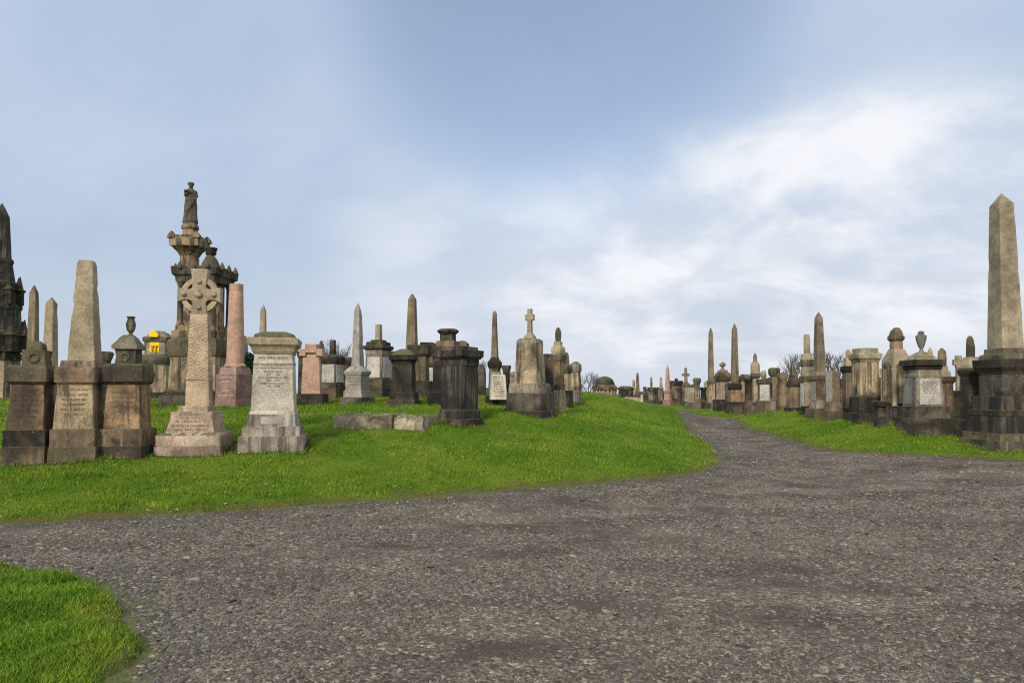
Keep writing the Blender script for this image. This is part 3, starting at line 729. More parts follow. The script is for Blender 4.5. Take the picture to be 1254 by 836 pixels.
# pink granite column
t = mon('column_monument', 'broken-topped pink granite column on a dark pink square pedestal', 'monument', 288, 20.5, 42, [
 ('base', 'darkgrey', q, [(502,52),(498,52)]), ('lower_block', 'pinkdark', q, [(498,49),(489,49)]), ('pedestal', 'pinkdark', q, [(489,47.5),(458,46)]), ('step', 'pinkdark', q, [(458,40),(452,38),(449,34)]),
 ('torus', 'pink', r, [(449,27),(447,28),(445,24)]), ('shaft', 'pink', r, [(445,22.5),(400,20.5),(357,17.8),(356,17.2),(355,17.6),(347,17.4)], {'rough': .003, 'bv': .004}),
 ('inscription', 'chalk', 't', [(462,.6,1.3),(467,.4,1.3),(478,.4,1.3),(484,.8,1.1)])], lean=(0,0))
mon('obelisk_monument', 'distant slender grey obelisk rising above the pale inscribed pedestal', 'obelisk', 321, 33, 20, [
 ('base', 'grey', q, [(498,26),(485,26)]), ('pedestal', 'grey', q, [(485,18),(430,16)]), ('shaft', 'oblk', q, [(430,10.5),(380,7.5),(373,.8)])], G_OB)
mon('obelisk_monument', 'small plain grey obelisk just right of the pink column', 'obelisk', 300, 24.5, 25, [
 ('base', 'grey', q, [(495,24),(470,24)]), ('shaft', 'oblk', q, [(470,10.5),(415,8),(411,3)])], G_OB)
mon('headstone', 'pink stone slab topped with a carved cross in relief on a dark base', 'headstone', 382, 20.5, 14, [
 ('base', 'soot', q, [(496,44),(482,42)]), ('slab', 'pink', q, [(482,26),(440,22.5),(432,22)], {'ry': .5}),
 ('cross_head', 'pink', 'x', [(-6,432),(6,432),(6,436),(14,436),(14,427),(7,427),(7,421),(-7,421),(-7,427),(-14,427),(-14,436),(-6,436)], {'th': 15})])
mon('pedestal_tomb', 'sooty pedestal with pale side panels and a broken stump on its stepped cap', 'tomb', 407, 23.5, 30, [
 ('base', 'soot', q, [(490,36),(475,34)]), ('plinth', 'darkgrey', q, [(475,33),(470,31)]), ('pedestal', 'darkgrey', q, [(470,29),(445,27.5)]),
 ('cornice', 'soot', q, [(445,29),(441,33),(437,33),(434,26)]), ('stump', 'darkgrey', q, [(434,9),(416,8)]),
 ('panel', 'marble', 'p', (468,446,.84)), ('panel', 'marble', 'p', (468,446,.84), {'face': 'r'})], G_PT)
mon('pillar_monument', 'small stone finial showing behind the pink cross slab', 'monument', 393, 27, 20, [
 ('base', 'grey', q, [(490,18),(470,18)]), ('pedestal', 'darkgrey', q, [(470,12),(432,11)]), ('finial', 'mossy', r, [(432,4),(428,6),(422,6),(417,3)])], G_PI)
mon('pedestal_tomb', 'plain blackened tomb behind the grey gabled obelisk, left side', 'tomb', 424, 27, 20, [
 ('base', 'soot', q, [(490,26),(475,26)]), ('pedestal', 'soot', q, [(475,20),(446,19)]), ('cornice', 'soot', q, [(446,21),(441,24),(437,16)])], G_PT)
t = mon('obelisk_monument', 'polished grey granite obelisk on a gabled granite pedestal, left of centre', 'obelisk', 438, 20.5, 30, [
 ('base', 'darkgrey', q, [(496,45),(486,42)]), ('step', 'granite', q, [(486,35),(478,34)]), ('pedestal', 'granite', q, [(478,31),(459,29)]), ('cornice', 'granite', q, [(459,31),(456,34),(454,34)]),
 ('gable', 'granite', q, [(454,33),(448,17)]), ('shaft', 'granite', q, [(448,16.5),(379,9.5),(371,.8)], {'rough': .002}),
 ('inscription', 'groove', 't', [(463,.7,1.3),(467,.6,1.3),(471,.6,1.3)])], G_OB)
mon('pedestal_tomb', 'tall tomb with pale arched panels and a broken stump on a wide roof cap', 'tomb', 463, 24, 30, [
 ('base', 'soot', q, [(489,39),(475,37)]), ('plinth', 'darkgrey', q, [(475,36),(464,34)]), ('pedestal', 'grey', q, [(464,32),(434,31)]),
 ('frieze', 'grey', q, [(434,32),(428,32)]), ('cornice', 'soot', q, [(428,34),(426,38),(423,38),(418,20),(416,12)]), ('stump', 'oblk', q, [(416,9.5),(397,8.5)]),
 ('panel', 'marble', 'p', (462,437,.78)), ('panel', 'marble', 'p', (462,437,.78), {'face': 'r'})], G_PT)
mon('pedestal_tomb', 'dark brown pedestal with low mossy domed cap in front of the tall obelisk', 'tomb', 495, 20, 12, [
 ('base', 'mossy', q, [(497,41),(489,40)]), ('plinth', 'soot', q, [(489,37),(482,36),(480,31)]), ('pedestal', 'soot', q, [(480,30.5),(445,28)]),
 ('cornice', 'soot', q, [(445,29),(441,31),(440,37),(436,37),(434,32)]), ('cap', 'mossy', q, [(434,31),(430,24),(427,8)])], G_PT)
mon('obelisk_monument', 'tall brown-stained obelisk near the middle behind the blackened tombs', 'obelisk', 504, 28, 18, [
 ('base', 'soot', q, [(490,36),(470,36)]), ('pedestal', 'darkgrey', q, [(470,24),(428,22)]), ('shaft', 'oblkdark', q, [(428,15.5),(366,10.5),(360,2)])], G_OB)
mon('pedestal_tomb', 'lichen-streaked black tomb with heavy flat cornice right of the mossy domed pedestal', 'tomb', 514, 23, 14, [
 ('base', 'soot', q, [(490,38),(484,36)]), ('plinth', 'soot', q, [(484,34),(466,32)]), ('pedestal', 'mossy', q, [(466,24),(436,23)]),
 ('cornice', 'soot', q, [(436,25),(432,30),(424,31),(422,26)])], G_PT)
mon('pedestal_tomb', 'narrow tomb with white marble panel half hidden behind the big charcoal tomb', 'tomb', 530, 26, 14, [
 ('base', 'grey', q, [(490,26),(470,26)]), ('pedestal', 'darkgrey', q, [(470,19),(447,18)]), ('cornice', 'darkgrey', q, [(447,20),(443,23),(440,18)]), ('upper_block', 'brown', q, [(440,14),(424,13)]), ('cap', 'soot', q, [(424,17),(420,16)]),
 ('panel', 'marble', 'p', (469,450,.72))], G_PT)
mon('pedestal_tomb', 'dark tomb with eight-sided block finial peeping over the charcoal tomb', 'tomb', 549, 19.5, 20, [
 ('base', 'soot', q, [(496,50),(480,50)]), ('pedestal', 'soot', q, [(480,38),(436,38)]), ('cornice', 'soot', q, [(436,40),(430,44),(424,40)]), ('block', 'brown', q, [(424,30),(417,29)]),
 ('neck', 'char', q, [(417,20),(409,20)]), ('finial', 'char', o8, [(409,18),(405,25),(404,25),(402,19)])], G_PT)
mon('pedestal_tomb', 'brown rough-topped tomb just behind the charcoal tomb on its right', 'tomb', 566, 20.5, 20, [
 ('base', 'soot', q, [(494,40),(480,40)]), ('pedestal', 'brown', q, [(480,24),(425,24)]), ('cap', 'mossy', q, [(425,19),(420,17),(417,6)])], G_PT)
mon('pedestal_tomb', 'massive charcoal-black pedestal with flat spreading cornice in the middle of the lawn', 'tomb', 563, 15.6, 40, [
 ('base', 'soot', q, [(522,59),(513,58)]), ('plinth', 'char', q, [(513,52),(503,52),(501,48)]), ('pedestal', 'char', q, [(501,46.5),(447,46)]),
 ('frieze', 'char', q, [(447,48),(439,48)]), ('cornice', 'char', q, [(439,51),(435,59),(429,60),(428,53)]), ('cap', 'char', q, [(428,46),(424,45)], {'chip': .01})], G_PT, lean=(0,0))
mon('headstone', 'dark round-topped headstone right behind the charcoal pedestal', 'headstone', 590, 25, 10, [
 ('slab', 'darkgrey', 'x', [(-5,490),(5,490),(5,458),(4.3,452),(2.4,447),(0,445),(-2.4,447),(-4.3,452),(-5,458)], {'th': 4})])
mon('obelisk_monument', 'slim pinkish-brown needle obelisk on a dark corniced pedestal behind the leaning slab', 'obelisk', 606, 29, 16, [
 ('base', 'soot', q, [(492,24),(475,24)]), ('pedestal', 'darkgrey', q, [(475,15),(451,14)]), ('cornice', 'soot', q, [(451,15),(447,18),(443,18),(440,12),(437,10)]), ('shaft', 'oblkdark', q, [(438,9.5),(383,5.2),(380,.8)])], G_OB)
# leaning slab
t = mon('headstone', 'pale inscribed slab leaning back against a plinth', 'headstone', 607, 19.5, -14, [
 ('base', 'darkgrey', q, [(491,26),(484,26)], {'ry': .7})], lean=(0,0))
pm = t['pxm']; z0 = t['zz'](489, .3); z1 = t['zz'](459, .1)
V = []
for (yy, dd) in ((-.44, 0), (-.36, .1)):
    pass
hgt = z1-z0
sl = [(-11.5*pm, -.50, z0), (9*pm, -.50, z0), (9.6*pm, -.22, z0+hgt), (-6.5*pm, -.22, z0+hgt)]
V = sl + [(a, b+.14, c+.02) for a, b, c in sl]
link('slab', V, [(0,1,2,3),(7,6,5,4),(0,4,5,1),(1,5,6,2),(2,6,7,3),(3,7,4,0)], 'pale', t['root'], smooth=False)
ms = []; rnd = random.Random(5)
for i in range(9):
    zf = .9-.095*i; x = -6
    while x < 6.5:
        if rnd.random() > .2:
            yy = -.50+.28*zf; hx = .5*pm*1.2
            v, f = box((x-1.4*(1-zf))*pm, (x-1.4*(1-zf)+.55)*pm, yy-.004, yy+.02, z0+hgt*zf, z0+hgt*zf+.02); ms.append((v, f))
        x += .85
v, f = join(*ms); link('inscription', v, f, 'faint', t['root'], smooth=False)
v, f = loft([(8*pm, z0-.3), (7*pm, z0+hgt*1.14)], 'q', .6, rough=.01, step=.2, cx=1*pm, cy=.18); link('backing_block', v, f, 'grey', t['root'])
mon('pillar_monument', 'weathered pillar with a flat cap beside the leaning slab', 'monument', 620, 20, 20, [
 ('base', 'darkgrey', q, [(492,14),(480,13)]), ('shaft', 'darkgrey', q, [(480,10),(455,8.5)]), ('cap', 'mossy', q, [(455,9),(450,12),(447,12)])], G_PI)
mon('pedestal_tomb', 'low buff block tomb left of the cross-topped pedestal', 'tomb', 629, 23, 15, [
 ('base', 'darkgrey', q, [(492,22),(474,22)]), ('pedestal', 'grey', q, [(474,17),(460,17)]), ('cap', 'tan', q, [(460,19),(455,18)])], G_PT)
# cross on tapering pedestal
mon('pedestal_tomb', 'buff tapering pedestal with a small stone cross on top and dark stepped plinth', 'tomb', 649, 17.8, 22, [
 ('base', 'darkgrey', q, [(509,66),(503,65)]), ('plinth', 'darkgrey', q, [(503,58),(481,57)]), ('upper_plinth', 'grey', q, [(481,52),(478,53),(469,50)]),
 ('pedestal', 'tan', q, [(469,39),(420,33)]), ('cap', 'grey', q, [(420,33.5),(416,32),(414,25)]), ('cross_base', 'oblk', q, [(414,16),(411,15),(410,11),(407,8)]),
 ('cross', 'oblk', 'x', [(-2.6,408),(2.6,408),(2.2,392),(5,392),(5,384.5),(2.2,384.5),(2.4,378),(-2.4,378),(-2.2,384.5),(-5,384.5),(-5,392),(-2.2,392)], {'th': 6})], G_PT, lean=(0,0))
mon('headstone', 'tall thin grey slab seen nearly edge-on behind the cross-topped pedestal', 'headstone', 671, 19, -30, [
 ('slab', 'darkgrey', 'x', [(-6,498),(6,498),(5,435),(3,433),(-4,433),(-5,435)], {'th': 7})])
mon('pillar_monument', 'ornate pillar with oval wreath finial on a rough boulder base', 'monument', 683, 20, 28, [
 ('base', 'oblk', q, [(504,22),(490,21),(477,18)], {'rough': .04}), ('plinth', 'darkgrey', q, [(477,18),(470,17)]), ('shaft', 'rust', q, [(470,15.5),(442,15.5)]),
 ('cornice', 'mossy', q, [(442,17),(438,21),(434,21)]), ('block', 'oblk', q, [(434,16),(430,18),(425,17),(423,12),(418,11)]),
 ('finial', 'mossy', r, [(418,7),(412,8.5),(406,8),(402,5),(400.5,1)], {'ry': .6})], G_PI)
mon('pillar_monument', 'second smaller wreath-topped pillar receding behind the ornate one', 'monument', 694, 23.5, 28, [
 ('base', 'soot', q, [(490,16),(478,15)]), ('shaft', 'oblk', q, [(478,11),(457,11)]), ('cornice', 'mossy', q, [(457,12),(453,15),(449,15),(446,10)]),
 ('finial', 'mossy', r, [(446,8),(440,7),(434,6),(431,2)], {'ry': .6})], G_PI)
mon('pillar_monument', 'plain buff pillar with squared hipped cap at the end of the lawn row', 'monument', 705, 25.5, 18, [
 ('base', 'grey', q, [(490,17),(478,16)]), ('shaft', 'tan', q, [(478,15),(455,12)]), ('cap', 'grey', q, [(455,14),(452,15),(446,14.5),(442.5,4)])], G_PI)

# ledger slab
X, Y, Z = at(470, 518, 15.2)
t = thing('ledger_tomb', 'low flat mossy stone slab lying on the grass before the black tombs', 'tomb', (X, Y, tz(X, Y)), R(-12))
z0 = -.3; z1 = at(450, 509, 15)[2]-tz(X, Y)+.02
def slabm(x0, x1, y0, y1, z1, seed):
    v, f = loft([(.5, z0), (.5, z1)], 'q', rough=.0, step=.08, bv=.02)
    out = []
    for (a, b, c) in v:
        p = Vector((x0+(a+.5)*(x1-x0), y0+(b+.5)*(y1-y0), c)); nz = mnoise.noise_vector(p*2.5+Vector((seed, 0, 0)))*.075 + mnoise.noise_vector(p*9+Vector((seed, 0, 0)))*.045
        out.append(tuple(p+nz))
    return out, f
v, f = slabm(-.98, .36, -.5, .5, z1, 1); link('slab', v, f, 'ledger', t)
v, f = slabm(.38, 1.06, -.42, .55, z1-.03, 2); link('slab', v, f, 'ledger', t)

# ------------------------------------------------------------------ monuments, far middle
t = mon('mausoleum', 'distant domed round mausoleum with pillared pinkish walls beyond the crest', 'mausoleum', 740.5, 100, 15, [
 ('wall', 'pinkstone', r, [(496,26),(473,26)]), ('cornice', 'brown', r, [(477,31),(475,31),(473,30),(471,25)], {'seat': 0}), ('dome', 'soot', r, [(471,24.5),(468,23.5),(464,19),(461.5,11),(460.5,2)])], lean=(0,0))
pm = t['pxm']
for i in range(18):
    an = 2*math.pi*i/18; v, f = loft([(.9*pm, -1), (.75*pm, t['zz'](477,1.5))], 8, rough=0, cx=math.cos(an)*14.2*pm, cy=math.sin(an)*14.2*pm, step=5); link('column', v, f, 'pinkstone', t['root'])
G_F = 'small far monuments beyond the crest'
mon('tomb', 'long dark roofed tomb right of the distant domed mausoleum', 'tomb', 766, 78, 15, [
 ('wall', 'soot', q, [(494,18),(477,18)], {'ry': .6}), ('roof', 'soot', q, [(477,20),(475,20.5),(472.5,12)], {'ry': .6})], G_F)
mon('tomb', 'low black step tomb in front of the long dark roofed one', 'tomb', 756, 70, 15, [('wall', 'soot', q, [(494,11),(484,11)]), ('cap', 'soot', q, [(484,12),(482.5,8)])], G_F)
mon('obelisk_monument', 'short pale far obelisk left of a taller dark needle on the skyline', 'obelisk', 776, 85, 10, [('base', 'grey', q, [(494,6),(478,5)]), ('shaft', 'tan', q, [(478,4),(466,3),(464,.6)])], G_OB)
mon('obelisk_monument', 'thin far obelisk on the skyline between the dark roofed tomb and the pillars', 'obelisk', 780.5, 72, 10, [('base', 'darkgrey', q, [(494,8),(480,7)]), ('shaft', 'oblkdark', q, [(480,5.2),(458,3),(456,.6)])], G_OB)
mon('tomb', 'small buff wall tomb at the foot of the thin far obelisk', 'tomb', 777, 62, 20, [('wall', 'pinkstone', q, [(496,24),(486,24)], {'ry': .35}), ('cap', 'soot', q, [(486,25),(484,24)], {'ry': .35})], G_F)
mon('headstone', 'small white far headstone at the edge of the crest', 'headstone', 785.7, 58, 0, [('slab', 'marble', 'x', [(-1.3,498),(1.3,498),(1.3,484),(0,482),(-1.3,484)], {'th': 1.2})])
mon('pillar_monument', 'first thin dark pillar of the far cluster left of the figure-topped one', 'monument', 789.5, 62, 15, [('base', 'darkgrey', q, [(496,6),(490,6)]), ('shaft', 'brown', q, [(490,4.2),(475,4)]), ('cap', 'darkgrey', q, [(475,5),(473.5,4.5)])], G_F)
mon('pillar_monument', 'far pedestal topped by a slender finial like a small figure', 'monument', 797.5, 60, 20, [('base', 'darkgrey', q, [(497,13),(490,12)]), ('shaft', 'grey', q, [(490,8),(478,8)]), ('cornice', 'darkgrey', q, [(478,10.5),(475,10),(474,5)]), ('finial', 'oblkdark', r, [(474,2.4),(470,3.4),(466,2.2),(463,2.6),(461,.8)])], G_F)
mon('pillar_monument', 'dark twin-shafted far tomb between the figure-topped pedestal and short obelisk', 'monument', 803.5, 64, 15, [('base', 'soot', q, [(496,9),(490,8)]), ('shaft', 'soot', q, [(490,6),(476,6)]), ('cap', 'soot', q, [(476,8),(474,7)])], G_F)
mon('obelisk_monument', 'short far obelisk just left of the small pink one', 'obelisk', 809.3, 58, 12, [('base', 'darkgrey', q, [(497,8),(490,7)]), ('pedestal', 'oblkdark', q, [(490,5.2),(477,5)]), ('cornice', 'darkgrey', q, [(477,6.5),(475,6)]), ('shaft', 'oblk', q, [(475,4.2),(463,3),(461,.6)])], G_OB)
mon('obelisk_monument', 'small bright pink granite obelisk at the top of the path', 'obelisk', 817.5, 53, 25, [('base', 'pinkdark', q, [(496,12.5),(489,12)]), ('pedestal', 'pink', q, [(489,9.5),(481,9)]), ('cornice', 'pinkdark', q, [(481,10.5),(478.5,10)]), ('shaft', 'pink', q, [(479,7.2),(452,4),(447,.6)])], G_OB)
mon('tomb', 'broad dark tomb with a knob on its cap right of the small pink obelisk', 'tomb', 828, 54, 15, [('base', 'soot', q, [(497,16),(488,16)]), ('pedestal', 'brown', q, [(488,13),(472,13)]), ('cornice', 'soot', q, [(472,15),(468,17),(466,12)]), ('knob', 'soot', r, [(466,4),(464,4.5),(463,3)])], G_F)
mon('pillar_monument', 'far cross-armed finial on a buff pedestal beside the path head', 'monument', 840, 50, 12, [('base', 'darkgrey', q, [(498,13),(491,12)]), ('pedestal', 'grey', q, [(491,9),(473,8.5)]), ('cap', 'mossy', q, [(473,11),(470,10),(468,5)]), ('finial', 'oblkdark', 'x', [(-2,469),(2,469),(1.6,461),(4.5,460),(4.5,457.5),(1.6,457),(1.3,451),(0,449.5),(-1.3,451),(-1.6,457),(-4.5,457.5),(-4.5,460),(-1.6,461)], {'th': 3})], G_F)
mon('tomb', 'wide pale grey slab tomb with dark lid left of the capped round pillar', 'tomb', 846, 47, 18, [('base', 'darkgrey', q, [(499,17),(493,17)]), ('pedestal', 'grey', q, [(493,15),(474,15)], {'ry': .6}), ('lid', 'mossy', q, [(474,16),(471,15)], {'ry': .6})], G_F)
mon('pillar_monument', 'round-shafted pillar with broad moulded cap near the path head', 'monument', 853.5, 44, 12, [('base', 'oblkdark', q, [(499,12),(488,11)]), ('shaft', 'tan', q, [(488,7.4),(470,7)]), ('cap', 'mossy', q, [(470,7.5),(467,10),(464,10.5),(462.5,6)])], G_F)
mon('tomb', 'little blackened tomb squeezed before the left tall needle obelisk', 'tomb', 861, 45, 12, [('base', 'soot', q, [(499,10),(492,10)]), ('pedestal', 'soot', q, [(492,7.5),(477,7)]), ('cornice', 'soot', q, [(477,9),(474,8)])], G_F)

# ------------------------------------------------------------------ monuments, right row
G_R = 'tombs of the right hand row'
mon('obelisk_monument', 'tall needle obelisk at the far left end of the right hand row', 'obelisk', 870.5, 43, -15, [('base', 'oblkdark', q, [(500,13),(493,12)]), ('pedestal', 'tan', q, [(493,10),(469,9.5)]), ('cap', 'mossy', q, [(469,11),(466,10)]), ('shaft', 'oblkdark', q, [(466,8.2),(407,5.3),(401,.8)])], G_OB)
mon('pedestal_tomb', 'reddish pedestal with a vase finial between the two needle obelisks', 'tomb', 885, 40, -28, [('base', 'rust', q, [(501,22),(489,21)]), ('pedestal', 'pinkstone', q, [(489,17),(467,16.5)]), ('cornice', 'brown', q, [(467,19),(462,23),(459,23),(456,14),(453,12)]), ('finial', 'grey', r, [(453,7),(451,3.4),(449,4),(447,8.5),(445.5,8),(443,2)])], G_R)
mon('headstone', 'grey rounded low stone at the foot of the reddish vase pedestal', 'headstone', 874.5, 40.5, 0, [('slab', 'grey', 'x', [(-4,502),(4,502),(3.6,492),(2,488),(-1.5,488),(-3.5,492)], {'th': 4})])
mon('obelisk_monument', 'tall brown needle obelisk on a dark pedestal, second in the right hand row', 'obelisk', 899.5, 37, -16, [('base', 'soot', q, [(502,20),(492,19)]), ('pedestal', 'rust', q, [(492,16),(477,15)]), ('cornice', 'soot', q, [(477,16),(474,18.5),(469,15)]), ('shaft', 'oblkdark', q, [(469,10.5),(403,7),(396,.8)])], G_OB)
mon('headstone', 'reddish shouldered slab right of the second needle obelisk', 'headstone', 912, 37.5, -10, [('base', 'soot', q, [(501,16),(493,15)]), ('slab', 'rust', q, [(493,12),(466,11)], {'ry': .4}), ('cap', 'brown', q, [(466,15),(461,15),(458,9)], {'ry': .4})], G_R)
mon('tomb', 'small black tomb with flat lid left of the bell-topped pillar', 'tomb', 917, 35.5, -10, [('base', 'soot', q, [(503,14),(494,13)]), ('pedestal', 'soot', q, [(494,11),(466,11)]), ('lid', 'soot', q, [(466,13),(463,13)])], G_R)
mon('pillar_monument', 'pillar topped by a tall bell-shaped finial', 'monument', 925, 35, -15, [('base', 'mossy', q, [(503,14),(493,13)]), ('shaft', 'oblk', q, [(493,8.5),(463,8)]), ('cornice', 'mossy', q, [(463,10),(460,13.5),(457,13)]), ('bell', 'oblk', o8, [(457,11),(447,10.5),(442,6.5)]), ('finial', 'oblkdark', o8, [(442,5),(436,4.4),(432,1)])], G_R)
mon('tomb', 'heap of rough mossy boulders at the foot of the bell-topped pillar', 'tomb', 918, 32.5, 0, [('rockwork', 'mossy', o8, [(505,15),(499,14),(494,8),(491,3)], {'rough': .12})], G_R)
mon('pedestal_tomb', 'tomb with a large white front panel and broken bird-like ornament on top', 'tomb', 935, 33, -8, [('base', 'brown', q, [(504,20),(491,19)]), ('pedestal', 'grey', q, [(491,16),(470,15.5)]), ('cornice', 'mossy', q, [(470,17),(467,19),(464,18)]), ('ornament', 'tan', o8, [(464,5),(460,8),(456,7),(453,4)], {'rough': .06}), ('panel', 'marble', 'p', (490,471,.8))], G_R)
mon('headstone', 'little grey round-topped headstone in front of the block-capped pillar', 'headstone', 946, 31, -5, [('slab', 'grey', 'x', [(-3.6,508),(3.6,508),(3.6,492),(2.4,488),(0,486.5),(-2.4,488),(-3.6,492)], {'th': 3})])
mon('pillar_monument', 'dark pillar carrying a square block cap right of the white panel tomb', 'monument', 948, 33, -18, [('base', 'brown', q, [(505,16),(495,15)]), ('shaft', 'oblkdark', q, [(495,11),(460,10)]), ('cap', 'mossy', q, [(460,12),(457,15),(452,15),(450,11)])], G_R)
mon('pillar_monument', 'brown ribbed pillar with shallow moulded cap beside the block-capped one', 'monument', 958, 32, -20, [('base', 'brown', q, [(506,16),(497,15)]), ('shaft', 'rust', q, [(497,12),(464,11.5)]), ('cap', 'brown', q, [(464,13),(461,15),(458,14),(456,10)])], G_R)
mon('pedestal_tomb', 'dark steep-roofed tomb with stubby chimney-like crown in the right hand row', 'tomb', 971, 30, -25, [('base', 'soot', q, [(507,20),(499,19)]), ('pedestal', 'oblkdark', q, [(499,16),(473,15.5)]), ('roof', 'soot', q, [(473,18),(470,18.5),(462,11),(459,9)]), ('crown', 'mossy', q, [(459,8),(453,8),(451,9.5),(450,9)])], G_R)
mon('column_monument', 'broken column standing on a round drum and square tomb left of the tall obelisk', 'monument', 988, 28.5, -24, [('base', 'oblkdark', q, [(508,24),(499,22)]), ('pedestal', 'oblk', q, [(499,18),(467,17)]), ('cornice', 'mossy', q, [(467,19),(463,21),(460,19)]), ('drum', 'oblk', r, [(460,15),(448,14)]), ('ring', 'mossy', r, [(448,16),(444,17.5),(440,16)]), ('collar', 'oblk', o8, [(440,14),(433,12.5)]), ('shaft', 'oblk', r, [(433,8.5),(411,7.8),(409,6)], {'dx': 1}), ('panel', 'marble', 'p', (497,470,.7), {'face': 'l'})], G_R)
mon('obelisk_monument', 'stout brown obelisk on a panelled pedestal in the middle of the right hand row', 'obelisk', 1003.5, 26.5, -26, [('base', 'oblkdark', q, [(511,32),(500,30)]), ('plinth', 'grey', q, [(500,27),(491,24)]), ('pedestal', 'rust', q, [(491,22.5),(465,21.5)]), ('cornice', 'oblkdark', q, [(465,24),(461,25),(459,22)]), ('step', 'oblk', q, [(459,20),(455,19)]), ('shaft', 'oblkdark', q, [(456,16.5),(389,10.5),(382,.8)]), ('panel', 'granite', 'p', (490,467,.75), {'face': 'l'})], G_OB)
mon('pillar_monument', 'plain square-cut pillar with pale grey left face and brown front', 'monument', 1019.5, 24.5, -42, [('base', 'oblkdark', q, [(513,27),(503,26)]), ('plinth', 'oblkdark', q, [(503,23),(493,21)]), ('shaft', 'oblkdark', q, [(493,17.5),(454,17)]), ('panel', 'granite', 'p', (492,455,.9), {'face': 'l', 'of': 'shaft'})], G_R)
mon('pillar_monument', 'dark pillar with stub finial hidden behind the big boxy pedestal', 'monument', 1039, 24.5, -25, [('base', 'soot', q, [(513,24),(500,22)]), ('shaft', 'oblkdark', q, [(500,17),(456,16)]), ('cornice', 'soot', q, [(456,18),(452,22),(448,20)]), ('neck', 'oblk', q, [(448,13),(438,12)]), ('finial', 'oblk', r, [(438,7),(430,6.5),(428,3)])], G_R)
mon('pedestal_tomb', 'big boxy buff pedestal with moulded top on a blackened stepped plinth', 'tomb', 1059.5, 21.8, -26, [('base', 'soot', q, [(519,54),(506,53)]), ('plinth', 'soot', q, [(506,43),(487,42),(484,37)]), ('pedestal', 'tan', q, [(484,36),(443,34)]), ('cornice', 'oblk', q, [(443,35),(440,37),(438,42),(434,43),(432,38)]), ('cap', 'oblk', q, [(432,33),(426,32.5)])], G_R, lean=(0,0))
# niche monument
t = mon('niche_monument', 'niche tomb with arched panels, round pilasters and a mossy bell cap', 'monument', 1098, 20.6, -34, [
 ('base', 'darkgrey', q, [(522,44),(504,42)]), ('plinth', 'darkgrey', q, [(504,40),(494,38)]), ('pedestal', 'oblkdark', q, [(494,34),(452,34)]), ('shoulder', 'oblk', q, [(452,35),(448,38),(440,37),(432,26),(427,20)]),
 ('neck', 'rust', q, [(427,17),(417,16.5)]), ('cornice', 'mossy', q, [(417,18),(414,22),(411,22)]), ('cap', 'mossy', q, [(411,19),(405,15),(401,8)], {'rough': .02})], lean=(0,0))
pm = t['pxm']*math.cos(t['phi']); zz = t['zz']; hq = t['pedestal_pr'][1][0]
def arch(w, za, zb, y0, y1, n=10):
    P = [(-w, za), (w, za)]
    for i in range(n+1): a = math.pi*i/n; P.append((w*math.cos(a), zb+w*math.sin(a)))
    return prism(P, y0, y1)
for face in ('f', 'l'):
    for nm, w, e, mat in (('arch_moulding', .86, .07, 'mossy'), ('niche_panel', .62, .085, 'tan')):
        v, f = arch(hq*w, zz(494, hq), zz(452, hq), -hq-e, -hq+.05)
        if face == 'l': v = [(b, -a, c) for a, b, c in v]
        link(nm, v, f, mat, t['root'])
    v, f = loft([(hq*.28, 0), (hq*.26, .03), (hq*.16, .05)], 12, rough=.02, step=.04); v = [(a, -c-hq-.085, b+zz(448, hq)) for a, b, c in v]
    if face == 'l': v = [(b, -a, c) for a, b, c in v]
    link('wreath', v, f, 'mossy', t['root'])
for sx, sy in ((-1, -1), (1, -1), (-1, 1)):
    v, f = loft([(3.6*pm, zz(497, hq)), (3.1*pm, zz(492, hq)), (3.0*pm, zz(458, hq)), (3.9*pm, zz(455, hq)), (3.9*pm, zz(450, hq))], 16, rough=.004, cx=sx*hq*1.02, cy=sy*hq*1.02, step=.2); link('pilaster', v, f, 'oblk', t['root'])
mon('tomb', 'small dark ledge-topped stone at the left foot of the niche tomb', 'tomb', 1077, 19.8, -25, [('base', 'darkgrey', q, [(523,19),(510,17)]), ('stem', 'darkgrey', q, [(510,12),(497,15)]), ('ledge', 'soot', q, [(497,22),(492,23),(491,20)])], G_R)
# urn pedestal
mon('pedestal_tomb', 'grey marble-panelled tomb crowned by a lead-grey urn on a hipped roof', 'tomb', 1129.5, 18.9, -28, [
 ('base', 'darkgrey', q, [(526,75),(512,74)]), ('plinth', 'darkgrey', q, [(512,66),(500,63),(497,54)]), ('pedestal', 'grey', q, [(497,51),(462,47)]), ('frieze', 'grey', q, [(462,48),(459,49),(457,46),(452,46)]),
 ('cornice', 'soot', q, [(452,49),(447.5,50),(447,58),(440,59)]), ('roof', 'oblk', q, [(439,42),(435,30),(433,22),(431,14)], {'dx': -1}),
 ('urn', 'lead', r, [(431,10),(429,5),(427,4),(424,8),(416,13),(411,14.5),(410,12),(409,7),(407,9),(405,4)], {'dx': -1}),
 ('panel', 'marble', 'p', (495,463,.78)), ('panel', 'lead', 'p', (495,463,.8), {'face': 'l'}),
 ('inscription', 'groove', 't', [(468,.62,1),(470.6,.62,1),(473.2,.62,1),(475.8,.6,1),(478.4,.55,1),(481,.5,1)], {'pro': .019})], G_R, lean=(0,0))
mon('obelisk_monument', 'tiny obelisk tip showing right behind the lead-grey urn', 'obelisk', 1139.5, 25, -30, [('base', 'grey', q, [(510,24),(495,24)]), ('pedestal', 'grey', q, [(495,16),(450,14)]), ('shaft', 'oblk', q, [(450,8.5),(430,6.5),(425,1)])], G_OB)
